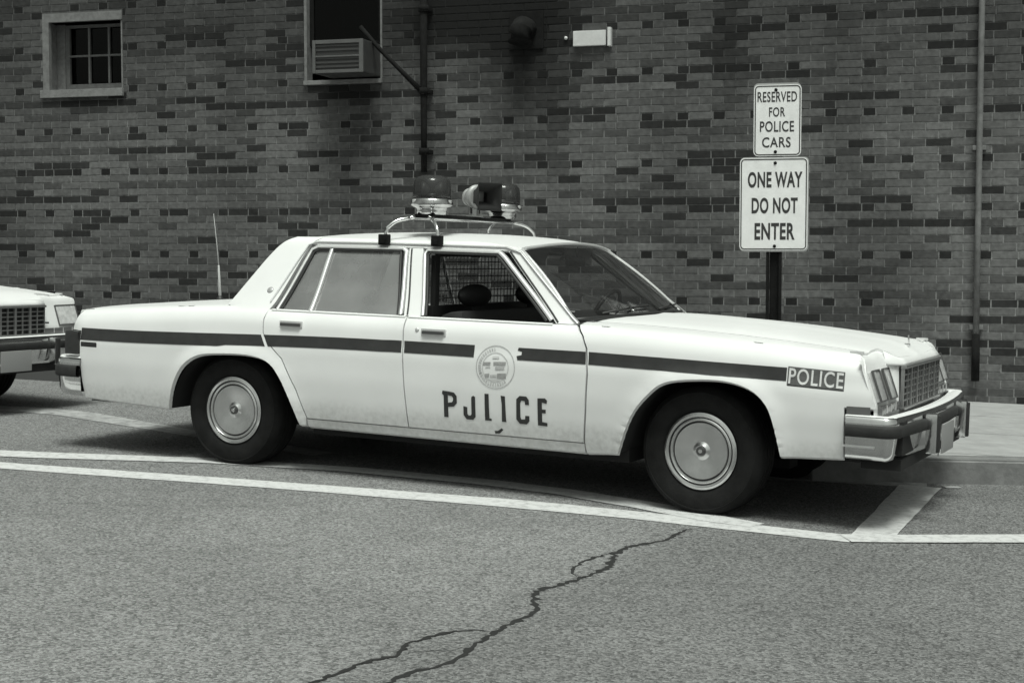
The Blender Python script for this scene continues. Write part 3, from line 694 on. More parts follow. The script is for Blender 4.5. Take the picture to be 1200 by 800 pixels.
def build_car(police):
    root=empty('police_car' if police else 'parked_car',CM)
    P={}
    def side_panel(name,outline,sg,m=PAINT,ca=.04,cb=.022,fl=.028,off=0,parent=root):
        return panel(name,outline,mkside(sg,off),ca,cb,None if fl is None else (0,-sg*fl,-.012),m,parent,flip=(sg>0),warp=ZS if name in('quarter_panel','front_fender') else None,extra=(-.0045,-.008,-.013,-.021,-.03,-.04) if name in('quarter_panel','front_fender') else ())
    for sg in (-1,1):
        # quarter panel with sail pillar
        arch=smoothpath(ARCHR,5)
        rear=[(-1.105,.335),(-1.120,.45),(-1.128,.595),(-1.132,.752),(-1.226,.755),(-1.205,.82),(-1.182,ZS(-1.18))]
        top=[(x,ZS(x)) for x in np.linspace(-1.10,-.06,18)]
        sail=smoothpath([(-.035,.985),(.05,1.13),(.13,1.26),(.19,1.335),(.26,1.375)],4)
        door=[(.45,1.378),(.405,1.345),(.385,1.318),(.283,.985),(.262,.945),(.254,.887),(.262,.808),(.318,.741),(.405,.666),(.503,.493),(.566,.335),(.560,.286)]
        q=side_panel('quarter_panel',rear[::-1][::-1]+top+sail+door[0:]+[(.524,.286)]+arch[::-1][1:-1]+[(-.419,.314)],sg)
        # rear door
        rd=[(.262,.945),(.262,.887),(.270,.808),(.326,.741),(.413,.666),(.511,.493),(.574,.330),(1.245,.330),(1.236,.45),(1.222,.62),(1.208,.80),(1.196,.945)]
        d2=side_panel('rear_door',rd,sg)
        fd=[(1.204,.945),(1.216,.80),(1.230,.62),(1.244,.45),(1.253,.330),(2.315,.330),(2.328,.50),(2.334,.70),(2.318,.83),(2.285,.895),(2.232,.945)]
        d1=side_panel('front_door',fd,sg)
        side_panel('rocker_panel',[(.566,.322),(.572,.278),(2.320,.272),(2.318,.322)],sg,ca=.12,off=-.006)
        fe=[(2.326,.330),(2.330,.272),(2.515,.286)]+smoothpath(ARCHF,5)[1:-1]+[(3.393,.348),(3.700,.360),(3.700,.615),(3.852,.615),(3.815,.72),(3.782,.825),(3.770,.848),(3.752,.862)]+[(x,ZS(x)) for x in np.linspace(3.735,2.36,24)]+[(2.246,.949),(2.296,.895),(2.329,.83),(2.345,.70),(2.339,.50)]
        fe_o=side_panel('front_fender',fe,sg)
        P[('fd',sg)]=d1;P[('rd',sg)]=d2;P[('fe',sg)]=fe_o;P[('q',sg)]=q
        # pillars and window frames
        side_panel('roof_rail',[(.40,1.332)]+[(x,RE(x)) for x in np.linspace(.45,1.785,19)]+[(1.785,1.335),(1.70,1.330)],sg,fl=.02,ca=.1)
        b_=side_panel('centre_pillar',[(1.172,.949),(1.155,1.0),(1.070,1.33),(1.160,1.33),(1.285,.949)],sg,fl=.03,off=-.004)
        side_panel('windshield_pillar',[(2.115,.949),(1.705,1.330),(1.775,1.345),(2.20,.985),(2.236,.949)],sg,fl=.03,off=-.002)
        def strip(name,pts,w,off,m,par,fl=.02):
            L=densify(pts,.05,closed=False); b=bmesh.new(); rows=[]
            for i,p in enumerate(L):
                t=np.array(L[min(i+1,len(L)-1)])-np.array(L[max(0,i-1)]);t/=np.linalg.norm(t);n=np.array([-t[1],t[0]])
                r=[]
                for s_,o_ in ((-.5,-.012),(-.5,off*.6),(-.3,off),(.3,off),(.5,off*.6),(.5,-.012)):
                    x,z=np.array(p)+n*s_*w; r.append((x,sg*(sideY(x,z)+o_),z))
                rows.append(r)
            loftgrid(b,rows); return fixn(link(name,b,m,par,ang=50))
        # bright frames round the door windows
        strip('window_trim',[(.318,.950),(.418,1.305),(.455,1.322),(1.035,1.325),(1.060,1.31),(1.150,.955)],.020,.012,DULLCH,d2)
        strip('window_trim',[(.560,.95),(.563,1.10),(.578,1.31)] if False else [(.548,.95),(.553,1.31)],.024,.010,DULLCH,d2)
        strip('window_trim',[(1.292,.955),(1.185,1.30),(1.20,1.322),(1.655,1.320),(1.70,1.29),(2.085,.965)],.020,.012,DULLCH,d1)
        strip('window_seal',[(.345,.955),(.436,1.292),(.468,1.306),(1.022,1.309),(1.130,.955)],.012,.004,BLACKT,d2)
        strip('window_seal',[(1.310,.955),(1.205,1.292),(1.22,1.306),(1.645,1.304),(1.68,1.275),(2.055,.960)],.014,.004,BLACKT,d1)
        strip('pillar_seal',[(1.193,.955),(1.088,1.325)],.008,.002,BLACKT,b_)
        strip('pillar_seal',[(2.125,.955),(1.722,1.325)],.008,.003,BLACKT,d1)
        strip('drip_moulding',[(.252,.99),(.385,1.330),(.44,1.349),(.9,1.352),(1.69,1.349),(1.79,1.322),(2.235,.955)],.009,.012,DULLCH,root)
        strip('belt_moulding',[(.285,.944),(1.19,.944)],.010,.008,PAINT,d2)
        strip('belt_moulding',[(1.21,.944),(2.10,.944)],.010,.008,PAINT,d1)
        # glass
        def pane(name,ol,m,off,par): return panel(name,ol,mkside(sg,off),.15,.06,None,m,par,flip=(sg>0))
        if sg<0:
            pane('quarter_glass',[(.345,.95),(.438,1.30),(.548,1.305),(.54,.95)],GLASSR,-.014,d2)
            pane('door_glass',[(.555,.95),(.560,1.305),(1.025,1.308),(1.14,.95)],GLASSR,-.014,d2)
        else:
            pane('quarter_glass',[(.345,.95),(.438,1.30),(.548,1.305),(.54,.95)],GLASSQ,-.014,d2)
            pane('door_glass',[(.555,.95),(.560,1.305),(1.025,1.308),(1.14,.95)],GLASSQ,-.014,d2)
            pane('door_glass',[(1.31,.95),(1.205,1.305),(1.645,1.304),(2.07,.955)],GLASSQ,-.014,d1)
        # handles
        for (x0_,par) in ((.383,d2),(1.327,d1)):
            b=bmesh.new(); zc=.868; y=sideY(x0_+.07,zc)
            bx(b,(x0_+.075,sg*(y+.004),zc),(.155,.012,.036),bev=.004); o=fixn(link('handle',b,DULLCH,par))
            b=bmesh.new(); bx(b,(x0_+.075,sg*(y+.016),zc-.002),(.135,.012,.018),bev=.004); fixn(link('handle_grip',b,mat('handle_shade',.10,.4,.5) if 'hs' not in P else P['hs'],par))
        b=bmesh.new(); y=sideY(1.29,.875); lathe(b,[(.0,-.006),(.010,-.006),(.013,-.002),(.013,.004)],14,'Y',(1.294,sg*y,.876)); 
        if sg>0:
            for v in b.verts: v.co.y=2*sg*y-v.co.y
        fixn(link('door_lock',b,DULLCH,d1))
        # sail badge and small fender script plate
        b=bmesh.new(); zc=1.055;xc=.215; yy=sideY(xc,zc)
        lathe(b,[(.0,-.005),(.016,-.004),(.022,0),(.022,.006)],20,'Y',(0,0,0))
        R3=Matrix.Translation((xc,sg*yy,zc))@Matrix.Rotation(sg*math.atan(.59),4,'X')@(Matrix.Scale(-1,4,(0,1,0)) if sg>0 else Matrix())
        for v in b.verts: v.co=R3@v.co
        fixn(link('roof_badge',b,mat('badge_grey',.42,.4,.3),q))
        side_panel('name_badge',[(-1.118,.666),(-1.118,.684),(-.985,.684),(-.985,.666)],sg,m=BLACKT,off=.004,fl=.004,parent=q)
        # side stripe in pieces, one on each panel
        zt,zb=.808,.746
        rz=lambda x: .770+(.810-.770)*SM((x+1.13)/2.2) if x<1.1 else (.812 if x<2.35 else .812-(x-2.35)*.018)
        rb=lambda x: rz(x)-(.074 if x<0 else .066)
        def stripe(x0_,x1_,par,notch=0,r0=0,r1=0):
            xs=list(np.linspace(x0_,x1_,max(3,int((x1_-x0_)/.06)+1)))
            ol=[(x+(r0 if k==0 else r1 if k==len(xs)-1 else 0),rb(x)) for k,x in enumerate(xs)]+[(x,rz(x)) for x in xs[::-1]]
            if notch: m_=(rz(x0_)+rb(x0_))/2; ol=ol+[(x0_-.004,m_+.018),(x0_+.022,m_+.012),(x0_+.020,m_-.006),(x0_-.008,m_-.012)]
            panel('stripe',ol,mkside(sg,.0022),.06,.022,(0,-sg*.002,0),STRIPE,par,flip=(sg>0))
        if police:
            stripe(-1.128,.252,q,r1=.038); stripe(.272,1.203,d2,r0=.040,r1=.004); stripe(1.221,1.664,d1,r0=.006); stripe(1.930,2.322,d1,1,r1=.006); stripe(2.340,3.408,fe_o,r0=.004)
        # front side marker, rub strip
        side_panel('side_marker',[(3.712,.582),(3.712,.622),(3.825,.622),(3.825,.582)],sg,m=AMBER,off=.002,fl=.02,parent=root)
        side_panel('corner_filler',[(3.705,.545),(3.705,.578),(3.86,.578),(3.86,.545)],sg,off=-.006,fl=.05)
    # lettering on the near doors and fender
    if police:
        for sg in (-1,1):
            d1=P[('fd',sg)];fe_o=P[('fe',sg)]
            mx=(lambda x:x) if sg<0 else (lambda x:2*1.796-x)
            def stroke(pts,par=d1,m=BLACKP):
                if sg>0: pts=[(mx(x),z) for x,z in pts]
                panel('door_lettering',pts,mkside(sg,.0025),.2,.03,None,m,par,flip=False)
            def R4(x0,z0,x1,z1): return [(x0,z0),(x1,z0),(x1,z1),(x0,z1)]
            B0,B1=.405,.548
            # P
            stroke([(1.484,B0),(1.511,B0),(1.511,.550),(1.478,.552),(1.474,.535),(1.485,.525),(1.484,.45)]); stroke([(1.5112,.463),(1.546,.467),(1.566,.488),(1.566,.526),(1.550,.545),(1.5112,.550),(1.5112,.528),(1.535,.525),(1.543,.516),(1.543,.500),(1.535,.490),(1.5112,.486)])
            stroke([(1.512,.488),(1.538,.490),(1.545,.500),(1.545,.520),(1.536,.530),(1.512,.531)],m=PAINT) if False else None
            # worn O: upper left missing
            stroke([(1.606,.425),(1.624,.402),(1.664,.402),(1.680,.420),(1.680,.530),(1.668,.536),(1.656,.527),(1.655,.432),(1.648,.424),(1.636,.424),(1.630,.434),(1.630,.470),(1.606,.474)])
            # L with little foot
            stroke([(1.738,B0),(1.778,B0),(1.778,.416),(1.765,.418),(1.763,.552),(1.738,.552)])
            # I
            stroke([(1.840,B0),(1.868,B0),(1.866,.414),(1.862,.545),(1.836,.548),(1.842,.50)])
            # C
            stroke([(1.928,.425),(1.948,.402),(1.990,.402),(2.006,.420),(2.006,.448),(1.982,.448),(1.980,.428),(1.958,.426),(1.953,.440),(1.953,.515),(1.960,.529),(1.980,.528),(1.983,.508),(2.006,.508),(2.004,.536),(1.990,.553),(1.950,.554),(1.930,.535)])
            # E
            stroke([(2.056,.402),(2.112,.400),(2.112,.418),(2.082,.422),(2.082,.470),(2.104,.470),(2.104,.490),(2.082,.490),(2.082,.528),(2.110,.522),(2.113,.540),(2.100,.551),(2.056,.548)])
            stroke([(1.514,.492),(1.534,.494),(1.541,.503),(1.541,.518),(1.533,.526),(1.514,.527)],m=mat('paint_inside_letter',.72,.4)) if False else None
            # scuff under the lettering
            stroke([(1.795,.335),(1.822,.338),(1.846,.360),(1.836,.368),(1.812,.352),(1.792,.350)])
            # faded round seal
            cx,cz,r=1.800,.700,.118
            def annulus(r0,r1,m,n=40,a0=0,a1=360):
                b=bmesh.new(); rows=[]
                for k in range(n+1):
                    a=math.radians(a0+(a1-a0)*k/n); row=[]
                    for r_ in (r0,r1):
                        x,z=cx+r_*math.cos(a),cz+r_*math.sin(a); x=mx(x); row.append((x,sg*(sideY(x,z)+.0025),z))
                    rows.append(row)
                loftgrid(b,rows); link('door_seal',b,m,d1)
            G1=P.setdefault('g1',mat('seal_pale_print',.58,.5,noise=.2,nscale=90)); G2=P.setdefault('g2',GREYP); G3=P.setdefault('g3',GREYD)
            annulus(r*.96,r,G2); annulus(r*.64,r*.68,G1)
            for k in range(26):
                a=200-k*8.8 if k<13 else 340+ (k-13)*8.8-220+80
                annulus(r*.74,r*.88,G2 if k%3 else G1,2,a,a+5)
            for (x0,x1,z0,z1,m_) in ((-.075,-.03,.010,.026,G3),(-.012,.062,.012,.032,G3),(-.06,-.03,-.005,.006,G1),(.0,.055,-.012,.006,G2),(-.062,-.035,-.058,-.036,G3),(-.030,.010,-.055,-.040,G2),(.012,.066,-.060,-.030,G3),(-.04,.03,-.072,-.062,G1),(-.02,.02,.045,.06,G1)):
                panel('door_seal',[(mx(cx+x0),cz+z0),(mx(cx+x1),cz+z0+.002),(mx(cx+x1),cz+z1),(mx(cx+x0),cz+z1-.004)],mkside(sg,.003),.2,.2,None,m_,d1)
            # fender plate
            side_panel('fender_lettering',[(3.414,.712),(3.414,.800),(3.694,.786),(3.694,.700)],sg,m=mat('fender_decal_dark',.10,.5,noise=.35,nscale=40),off=.003,fl=.002,parent=fe_o)
            V,F=text_mesh('POLICE',.268,.078,.012,1.10); b=bmesh.new(); VV=[]
            for a,c in V:
                x=3.555+a*(1 if sg<0 else -1); z=.749+c-(x-3.555)*.045; VV.append(b.verts.new((x,sg*(sideY(x,z)+.0052),z)))
            for f in F:
                try: b.faces.new([VV[i] for i in f])
                except ValueError: pass
            link('fender_lettering',b,P.setdefault('wl',mat('white_lettering',.66,.5,noise=.2,nscale=80)),fe_o,smooth=False)
    # ---- top surfaces
    ZC=pchip([2.18,2.45,2.8,3.1,3.5,3.75,3.85,3.89],[.985,.990,.978,.962,.925,.893,.842,.815])
    def hoodz(x,y):
        e=ZS(x); ye=sideY(min(x,3.79),ZS(min(x,3.79))); t=min(1,abs(y)/ye); zc=ZC(x)
        if x>3.79: e=e-(x-3.79)**2*1.0
        z=e+(zc-e)*(1-t**2.4)
        z-=.008*math.exp(-((abs(y)-.68)/.05)**2)
        z+=.006*math.exp(-((abs(y))/.07)**2)
        return z
    def facex(y,z): return 3.868-.020*(abs(y)/.9)**3-.36*max(0,z-.62)*SM((abs(y)-.455)/.03)
    hf=lambda x,y:(x,y,hoodz(x,y))
    H=[(2.25,-.66)]+smoothpath([(2.30,-.655),(2.42,-.35),(2.45,0),(2.42,.35),(2.30,.655)],5)[1:-1]+[(2.25,.66),(3.80,.640),(3.855,.48),(3.868,0),(3.855,-.48),(3.80,-.640)]
    H=[(2.20,-.665)]+smoothpath([(2.20,-.665),(2.36,-.35),(2.40,0),(2.36,.35),(2.20,.665)],5)[1:-1]+[(2.20,.665),(facex(.665,.85)-.034,.665),(facex(.49,.85)-.034,.49),(3.848,.470),(3.862,0),(3.848,-.470),(facex(.49,.85)-.034,-.49),(facex(.665,.85)-.034,-.665)]
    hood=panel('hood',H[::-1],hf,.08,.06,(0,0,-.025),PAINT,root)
    for sg in (-1,1):
        F_=[(2.235,sg*.673),(facex(.673,.85)-.034,sg*.673),(facex(.75,.85)-.034,sg*.75),(3.735,sg*(sideY(3.735,ZS(3.735))-.001))]+[(x,sg*(sideY(x,ZS(x))-.001)) for x in np.linspace(3.735,2.36,24)[1:]]+[(2.246,sg*.834)]
        panel('fender_top',F_ if sg<0 else F_[::-1],lambda x,y:(x,y,hoodz(x,y)-.0005),.08,.04,(0,0,-.02),PAINT,P[('fe',sg)],flip=True)
    # trunk lid and shoulders
    def deckz(x,y):
        e=ZS(x); t=min(1,abs(y)/(sideY(x,ZS(x))-.001)); return e+(.022+.010*SM((x+1.2)/1.0))*(1-t**2.6)
    XD=np.linspace(-1.10,-.06,18); SD=[(x,sideY(x,ZS(x))-.001) for x in XD]
    dk=[(x,-y) for x,y in SD[::-1]]+[(-1.182,-(sideY(-1.18,ZS(-1.18))-.001)),(-1.190,0),(-1.182,sideY(-1.18,ZS(-1.18))-.001)]+SD+smoothpath([(-.05,.835),(-.16,.5),(-.20,0),(-.16,-.5),(-.05,-.835)],4)[1:-1]
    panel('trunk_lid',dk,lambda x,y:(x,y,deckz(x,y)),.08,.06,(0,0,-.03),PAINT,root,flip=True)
    # rear face
    b=bmesh.new(); rows=[]
    for k in range(13):
        y=-.86+1.72*k/12; px=-1.182-.012*(1-(y/.86)**2)
        rows.append([(px,y,deckz(-1.18,min(.82,abs(y)))-.006),(px-.030,y,.80),(px-.040,y,.755),(px+.010,y,.75),(px+.020,y,.60),(px+.045,y,.40),(px+.09,y,.33)])
    loftgrid(b,rows); fixn(link('rear_panel',b,PAINT,root))
    for sg in (-1,1):
        b=bmesh.new(); bx(b,(-1.187,sg*.745,.675),(.106,.405,.146),bev=.012); o=fixn(link('tail_lamp',b,P.setdefault('tl',mat('tail_lens',.028,.3,coat=.2,noise=.3,nscale=30)),root))
        b=bmesh.new(); bx(b,(-1.190,sg*.70,.675),(.106,.012,.15)); bx(b,(-1.190,sg*.56,.675),(.106,.012,.15)); fixn(link('lamp_bezel',b,DULLCH,o))
    # roof
    RZ=pchip([.20,.30,.5,.9,1.3,1.6,1.76,1.86],[1.362,1.388,1.410,1.424,1.422,1.410,1.392,1.368])
    def roofz(x,y):
        e=RE(x); t=min(1,abs(y)/(sideY(x,e)-.001))
        return e+(RZ(x)-e)*(1-t**2.3)
    XR=np.linspace(.45,1.785,19); RR=[(x,sideY(x,RE(x))-.001) for x in XR]
    rf=smoothpath([(.26,-.600),(.21,-.3),(.19,0),(.21,.3),(.26,.600)],5)+RR+smoothpath([RR[-1],(1.822,.3),(1.84,0),(1.822,-.3),(RR[-1][0],-RR[-1][1])],5)[1:-1]+[(x,-y) for x,y in RR[::-1]]
    panel('roof',rf,lambda x,y:(x,y,roofz(x,y)),.08,.06,(0,0,-.02),PAINT,root,flip=True)
    # windshield
    def wsrow(t,inset=0):
        r=[]
        for k in range(15):
            s=-1+2*k/14
            yb,yt=.845,.628; y=s*(yb+(yt-yb)*t)
            xb=2.205+.17*(1-s*s); xt=1.775+.062*(1-s*s)
            zb=.960+.022*(1-s*s); zt=1.338+.040*(1-s*s)
            bul=.012*math.sin(PI*t)
            r.append((xb+(xt-xb)*t+bul,y,zb+(zt-zb)*t+bul))
        return r
    b=bmesh.new(); loftgrid(b,[wsrow(t) for t in np.linspace(0,1,9)]); fixn(link('windshield',b,GLASS,root))
    ed=[wsrow(t)[0] for t in np.linspace(0,1,9)]+wsrow(1)[1:-1]+[wsrow(t)[-1] for t in np.linspace(1,0,9)]
    b=bmesh.new(); tube(b,ed,.011,6); link('windshield_trim',b,DULLCH,root)
    b=bmesh.new(); tube(b,wsrow(0.02),.014,6); link('cowl_seal',b,BLACKT,root)
    # rear window
    def rwrow(t):
        r=[]
        for k in range(11):
            s=-1+2*k/10; yb,yt=.82,.60; y=s*(yb+(yt-yb)*t); xb=-.035-.15*(1-s*s); xt=.255-.06*(1-s*s); zb=.975+.015*(1-s*s); zt=1.368+.012*(1-s*s)
            r.append((xb+(xt-xb)*t,y,zb+(zt-zb)*t))
        return r
    b=bmesh.new(); loftgrid(b,[rwrow(t) for t in np.linspace(0,1,7)]); fixn(link('rear_window',b,GLASS,root))
    # wiper
    b=bmesh.new()
    for y0,y1 in ((-.62,-.08),(.02,.58)):
        def on(s,t,e=.012): 
            r=wsrow(t); f=(s/.84+1)/2*14; i=min(13,int(f)); a=np.array(r[i]);c=np.array(r[i+1]); p=a+(c-a)*(f-i); return (p[0]+e,p[1],p[2]+e)
        tube(b,[on(y0,.05),on((y0+y1)/2,.085),on(y1,.10)],.006,5); tube(b,[on(y1*.4+y0*.6,.01,.03),on((y0+y1)/2,.09,.02)],.006,5)
    link('wiper',b,BLACKT,root)
    # ---- front end
    b=bmesh.new()
    ys=[-.914,-.90,-.87,-.84,-.76,-.68,-.60,-.52,-.487,-.475,-.462,.462,.475,.487,.52,.60,.68,.76,.84,.87,.90,.914]
    def topz(y): return (hoodz(facex(abs(y),.85),min(abs(y),.82))-.004 if abs(y)<.82 else hoodz(3.76,.82)-.004-(abs(y)-.82)*.22)
    rows=[]
    for y in ys:
        zt_=topz(y); lo_=[(facex(y,z)-(.006 if abs(y)>.91 else 0),y,z) for z in (.548,.58,.60,.64,.70,.76,.80)]
        pf=1-SM((abs(y)-.78)/.10)
        if abs(y)>.48: up_=[(facex(y,.822),y,zt_-.042+.020*(1-pf)),(facex(y,.84)-.004*pf,y,zt_-.020+.008*(1-pf)),(facex(y,.85)-.015*pf,y,zt_-.006),(facex(y,.85)-.036*pf-.006*(1-pf),y,zt_)]
        elif abs(y)>.469: up_=[(3.848,y,.808),(3.847,y,.815),(3.846,y,.825),(3.845,y,hoodz(3.845,y)-.002)]
        else: up_=[(3.85,y,.8005),(3.849,y,.801),(3.848,y,.8015),(3.847,y,.802)]
        rows.append(lo_+up_)
    loftgrid(b,rows); fixn(link('header_panel',b,PAINT,root))
    # grille
    g=None
    gx0=3.862
    b=bmesh.new(); bx(b,(3.864,0,.688),(.016,.918,.205)); gr=fixn(link('grille',b,GRBACK,root,smooth=False))
    b=bmesh.new()
    for (c,s_) in (((gx0+.022,0,.795),(.03,.94,.016)),((gx0+.022,0,.583),(.03,.94,.014)),((gx0+.018,.462,.688),(.02,.007,.20)),((gx0+.018,-.462,.688),(.02,.007,.20))): bx(b,c,s_,bev=.003)
    fixn(link('grille_surround',b,GRILLE,gr))
    for k in range(1,12):
        y=-.458+.916*k/12; thick=.020 if k%2==0 else .008
        b=bmesh.new(); bx(b,(gx0+.024,y,.689),(.018 if k%2==0 else .012,thick,.196)); link('grille_bar',b,GRILLE,gr,smooth=False)
    for k in range(1,6):
        z=.590+.198*k/6; b=bmesh.new(); bx(b,(gx0+.019,0,z),(.014,.91,.007)); link('grille_bar',b,GRILLE,gr,smooth=False)
    # hood lip above the grille
    b=bmesh.new(); rows=[]
    for k in range(-1,12):
        y=-.47+.94*k/10
        if k in (-1,11):
            y=math.copysign(.492,y); zt_=hoodz(3.778,y); rows.append([(3.774,y,zt_),(3.779,y,zt_-.002),(3.797,y,.812),(3.800,y,.803),(3.79,y,.800)]); continue
        zt_=hoodz(3.848,y); rows.append([(3.846,y,zt_-.001),(3.866,y,zt_-.010),(3.882,y,.815),(3.884,y,.803),(3.855,y,.800)])
    loftgrid(b,rows); fixn(link('grille_header',b,PAINT,root))
    b=bmesh.new(); zo=hoodz(3.80,0); bx(b,(3.80,0,zo+.006),(.030,.010,.016),bev=.003); bx(b,(3.805,0,zo+.034),(.008,.006,.050),bev=.002); fixn(link('hood_ornament',b,CHROME,hood))
    for sg in (-1,1):
        b=bmesh.new(); bx(b,(3.72,sg*.80,hoodz(3.72,.80)+.006),(.07,.012,.014),bev=.004); fixn(link('fender_peak',b,DULLCH,P[('fe',sg)]))
    # lamps: leaning back with the face
    for sg in (-1,1):
        for (ya,yb) in (((.515,.680),(.698,.868)) if police else ((.660,.868),)):
            yc=(ya+yb)/2; zc=.716; x=facex(yc,zc); ln=-.345; 
            M3=Matrix.Translation((x+.004,sg*yc,zc))@Matrix.Rotation(ln,4,'Y')@Matrix.Rotation(-sg*.05,4,'Z')
            b=bmesh.new(); bx(b,(0,0,0),(.026,yb-ya,.152),M3,bev=.006); hl=fixn(link('headlight',b,LAMPG,root))
            b=bmesh.new()
            for (c,s_) in (((.013,0,.078),(.012,yb-ya+.012,.006)),((.013,0,-.078),(.012,yb-ya+.012,.006)),((.013,(yb-ya)/2+.003,0),(.012,.006,.15)),((.013,-(yb-ya)/2-.003,0),(.012,.006,.15))): bx(b,c,s_,M3,bev=.002)
            fixn(link('lamp_bezel',b,P.setdefault('bz',mat('lamp_bezel_dark',.13,.4,.5)),hl))
        b=bmesh.new(); bx(b,(facex(.65,.60)+.004,sg*.680,.604),(.02,.40,.040),bev=.004); tl_=fixn(link('turn_signal',b,AMBER,root))
        b=bmesh.new()
        for k in range(1,4): bx(b,(facex(.65,.60)+.014,sg*(.48+.10*k),.604),(.006,.006,.040))
        link('lens_rib',b,DULLCH,tl_,smooth=False)
    # bumpers: section swept round a U-shaped path
    def bumper(x_end,x_c,x_front,sgnx,yw,prof,m,name,parent):
        """path: side leg, rounded corner, bowed front, corner, side leg; prof (outward,z)"""
        path=[]
        for sg in (-1,1):
            leg=[(x_end+(x_c-x_end)*k/3,sg*yw) for k in range(4)]
            cor=[]
            for k in range(1,5):
                a=math.radians(90*k/5); r=abs(x_front-x_c); cor.append((x_c+sgnx*r*math.sin(a)*.86,sg*(yw-.075*(1-math.cos(a)))))
            fr=[(x_front-sgnx*.012+sgnx*.05*(1-(y/.86)**2)-sgnx*.0,sg*y) for y in (.86,.75,.6,.4,.2)]
            h=leg+cor+fr
            path=h+[(x_front+sgnx*.038,0)] if sg<0 else path+h[::-1]
        b=bmesh.new(); rows=[]
        for i,p in enumerate(path):
            a=np.array(path[max(i-1,0)]);c=np.array(path[min(i+1,len(path)-1)]);t=(c-a)/np.linalg.norm(c-a); n=np.array([t[1],-t[0]])*sgnx
            rows.append([(p[0]+n[0]*o,p[1]+n[1]*o,z) for o,z in prof])
        loftgrid(b,rows); return fixn(link(name,b,m,parent,ang=40))
    fp=[(-.05,.575),(.0,.578),(.012,.570),(.014,.540),(.010,.50),(.006,.455),(.0,.40),(-.006,.372),(-.03,.362)]
    fb=bumper(3.715,3.90,3.955,1,.945,[(o+0,z) for o,z in fp],CHROME,'front_bumper',root)
    bumper(3.718,3.90,3.955,1,.947,[(.004,.540),(.026,.536),(.032,.525),(.032,.490),(.026,.480),(.002,.476)],RUBBER,'rub_strip',fb)
    bumper(3.710,3.90,3.955,1,.942,[(-.07,.570),(-.03,.583),(-.004,.582),(.004,.576)],PAINT,'bumper_filler',fb)
    b=bmesh.new(); bx(b,(3.78,-.9455,.430),(.16,.012,.012),bev=.003); 
    fixn(link('bumper_bolt_plate',b,DULLCH,fb))
    for sg in (-1,1):
        b=bmesh.new(); bx(b,(4.030,sg*.42,.462),(.06,.055,.205),bev=.012); gd=fixn(link('bumper_guard',b,CHROME,fb))
        b=bmesh.new(); bx(b,(4.062,sg*.42,.462),(.020,.036,.19),bev=.006); fixn(link('guard_pad',b,RUBBER,gd))
    b=bmesh.new(); bx(b,(4.030,.02,.405),(.010,.31,.155),bev=.004); fixn(link('licence_plate',b,PLATE,fb))
    b=bmesh.new(); bx(b,(3.86,0,.335),(.20,1.60,.06),bev=.01); fixn(link('valance',b,DARKV,root))
    rp=[(-.05,.575),(.0,.578),(.012,.565),(.014,.54),(.010,.50),(.006,.44),(.0,.38),(-.02,.345),(-.04,.34)]
    rbm=bumper(-1.115,-1.24,-1.345,-1,.935,rp,CHROME,'rear_bumper',root)
    bumper(-1.13,-1.24,-1.345,-1,.937,[(.004,.535),(.024,.532),(.030,.520),(.030,.475),(.024,.462),(.002,.458)],RUBBER,'rub_strip',rbm)
    bumper(-1.12,-1.24,-1.345,-1,.932,[(-.10,.580),(-.03,.592),(-.004,.590),(.004,.579)],PAINT,'bumper_filler',rbm)
    b=bmesh.new(); bx(b,(-1.30,0,.47),(.14,1.70,.18),bev=.01); link('bumper_core',b,DARKV,rbm)
    b=bmesh.new(); bx(b,(3.93,0,.47),(.08,1.66,.17),bev=.01); link('bumper_core',b,DARKV,fb)
    # ---- underbody and wheel wells
    b=bmesh.new()
    bx(b,(1.52,0,.28),(2.0,1.56,.12)); bx(b,(-.77,0,.38),(.66,1.70,.14)); bx(b,(3.62,0,.40),(.30,1.70,.12)); bx(b,(1.35,0,.50),(5.0,1.10,.34))
    bx(b,(1.4,0,.19),(3.6,.16,.05)); bx(b,(.0,0,.30),(.12,1.3,.12)); bx(b,(2.946,0,.28),(.12,1.3,.10))
    link('underbody',b,DARKV,root,smooth=False)
    for sg in (-1,1):
        for A_ in (ARCHR,ARCHF):
            b=bmesh.new(); ar=smoothpath(A_,3); rows=[[(x,sg*.925,z),(x,sg*.50,z)] for x,z in ar]; loftgrid(b,rows)
            pts=[b.verts.new((x,sg*.52,z)) for x,z in ar]; b.faces.new(pts)
            link('wheel_well',b,DARKV,root)
        # inner side liner so that gaps read dark
        b=bmesh.new(); bx(b,(1.40,sg*.845,.60),(1.74,.05,.60)); bx(b,(2.42,sg*.845,.60),(.17,.05,.58)); bx(b,(-.80,sg*.82,.60),(.68,.05,.50)); bx(b,(3.60,sg*.84,.60),(.34,.05,.42)); bx(b,(.3,sg*.80,.82),(1.6,.05,.20)); bx(b,(3.0,sg*.80,.80),(1.2,.05,.14)); link('inner_panel',b,DARKV,root,smooth=False)
    # ---- wheels
    def tyre_mesh():
        b=bmesh.new(); prof=[(.195,.02),(.205,.0),(.235,-.018),(.285,-.0225),(.300,-.0185),(.303,-.021),(.307,-.0165),(.330,.006),(.337,.03),(.338,.060),(.330,.062),(.330,.068),(.338,.070),(.338,.097),(.330,.099),(.330,.105),(.338,.107),(.338,.134),(.330,.136),(.330,.142),(.338,.144),(.337,.170),(.330,.195),(.30,.215),(.22,.205),(.195,.18)]
        lathe(b,prof,64,'Y'); 
        return fixn_m(b,'tyre')
    def fixn_m(b,n):
        bmesh.ops.recalc_face_normals(b,faces=b.faces)
        for f in b.faces: f.smooth=True
        for e in b.edges:
            if len(e.link_faces)==2 and e.calc_face_angle(0)>.6: e.smooth=False
        me=bpy.data.meshes.new(n); b.to_mesh(me); b.free(); return me
    tm=tyre_mesh(); tm.materials.append(TYRE)
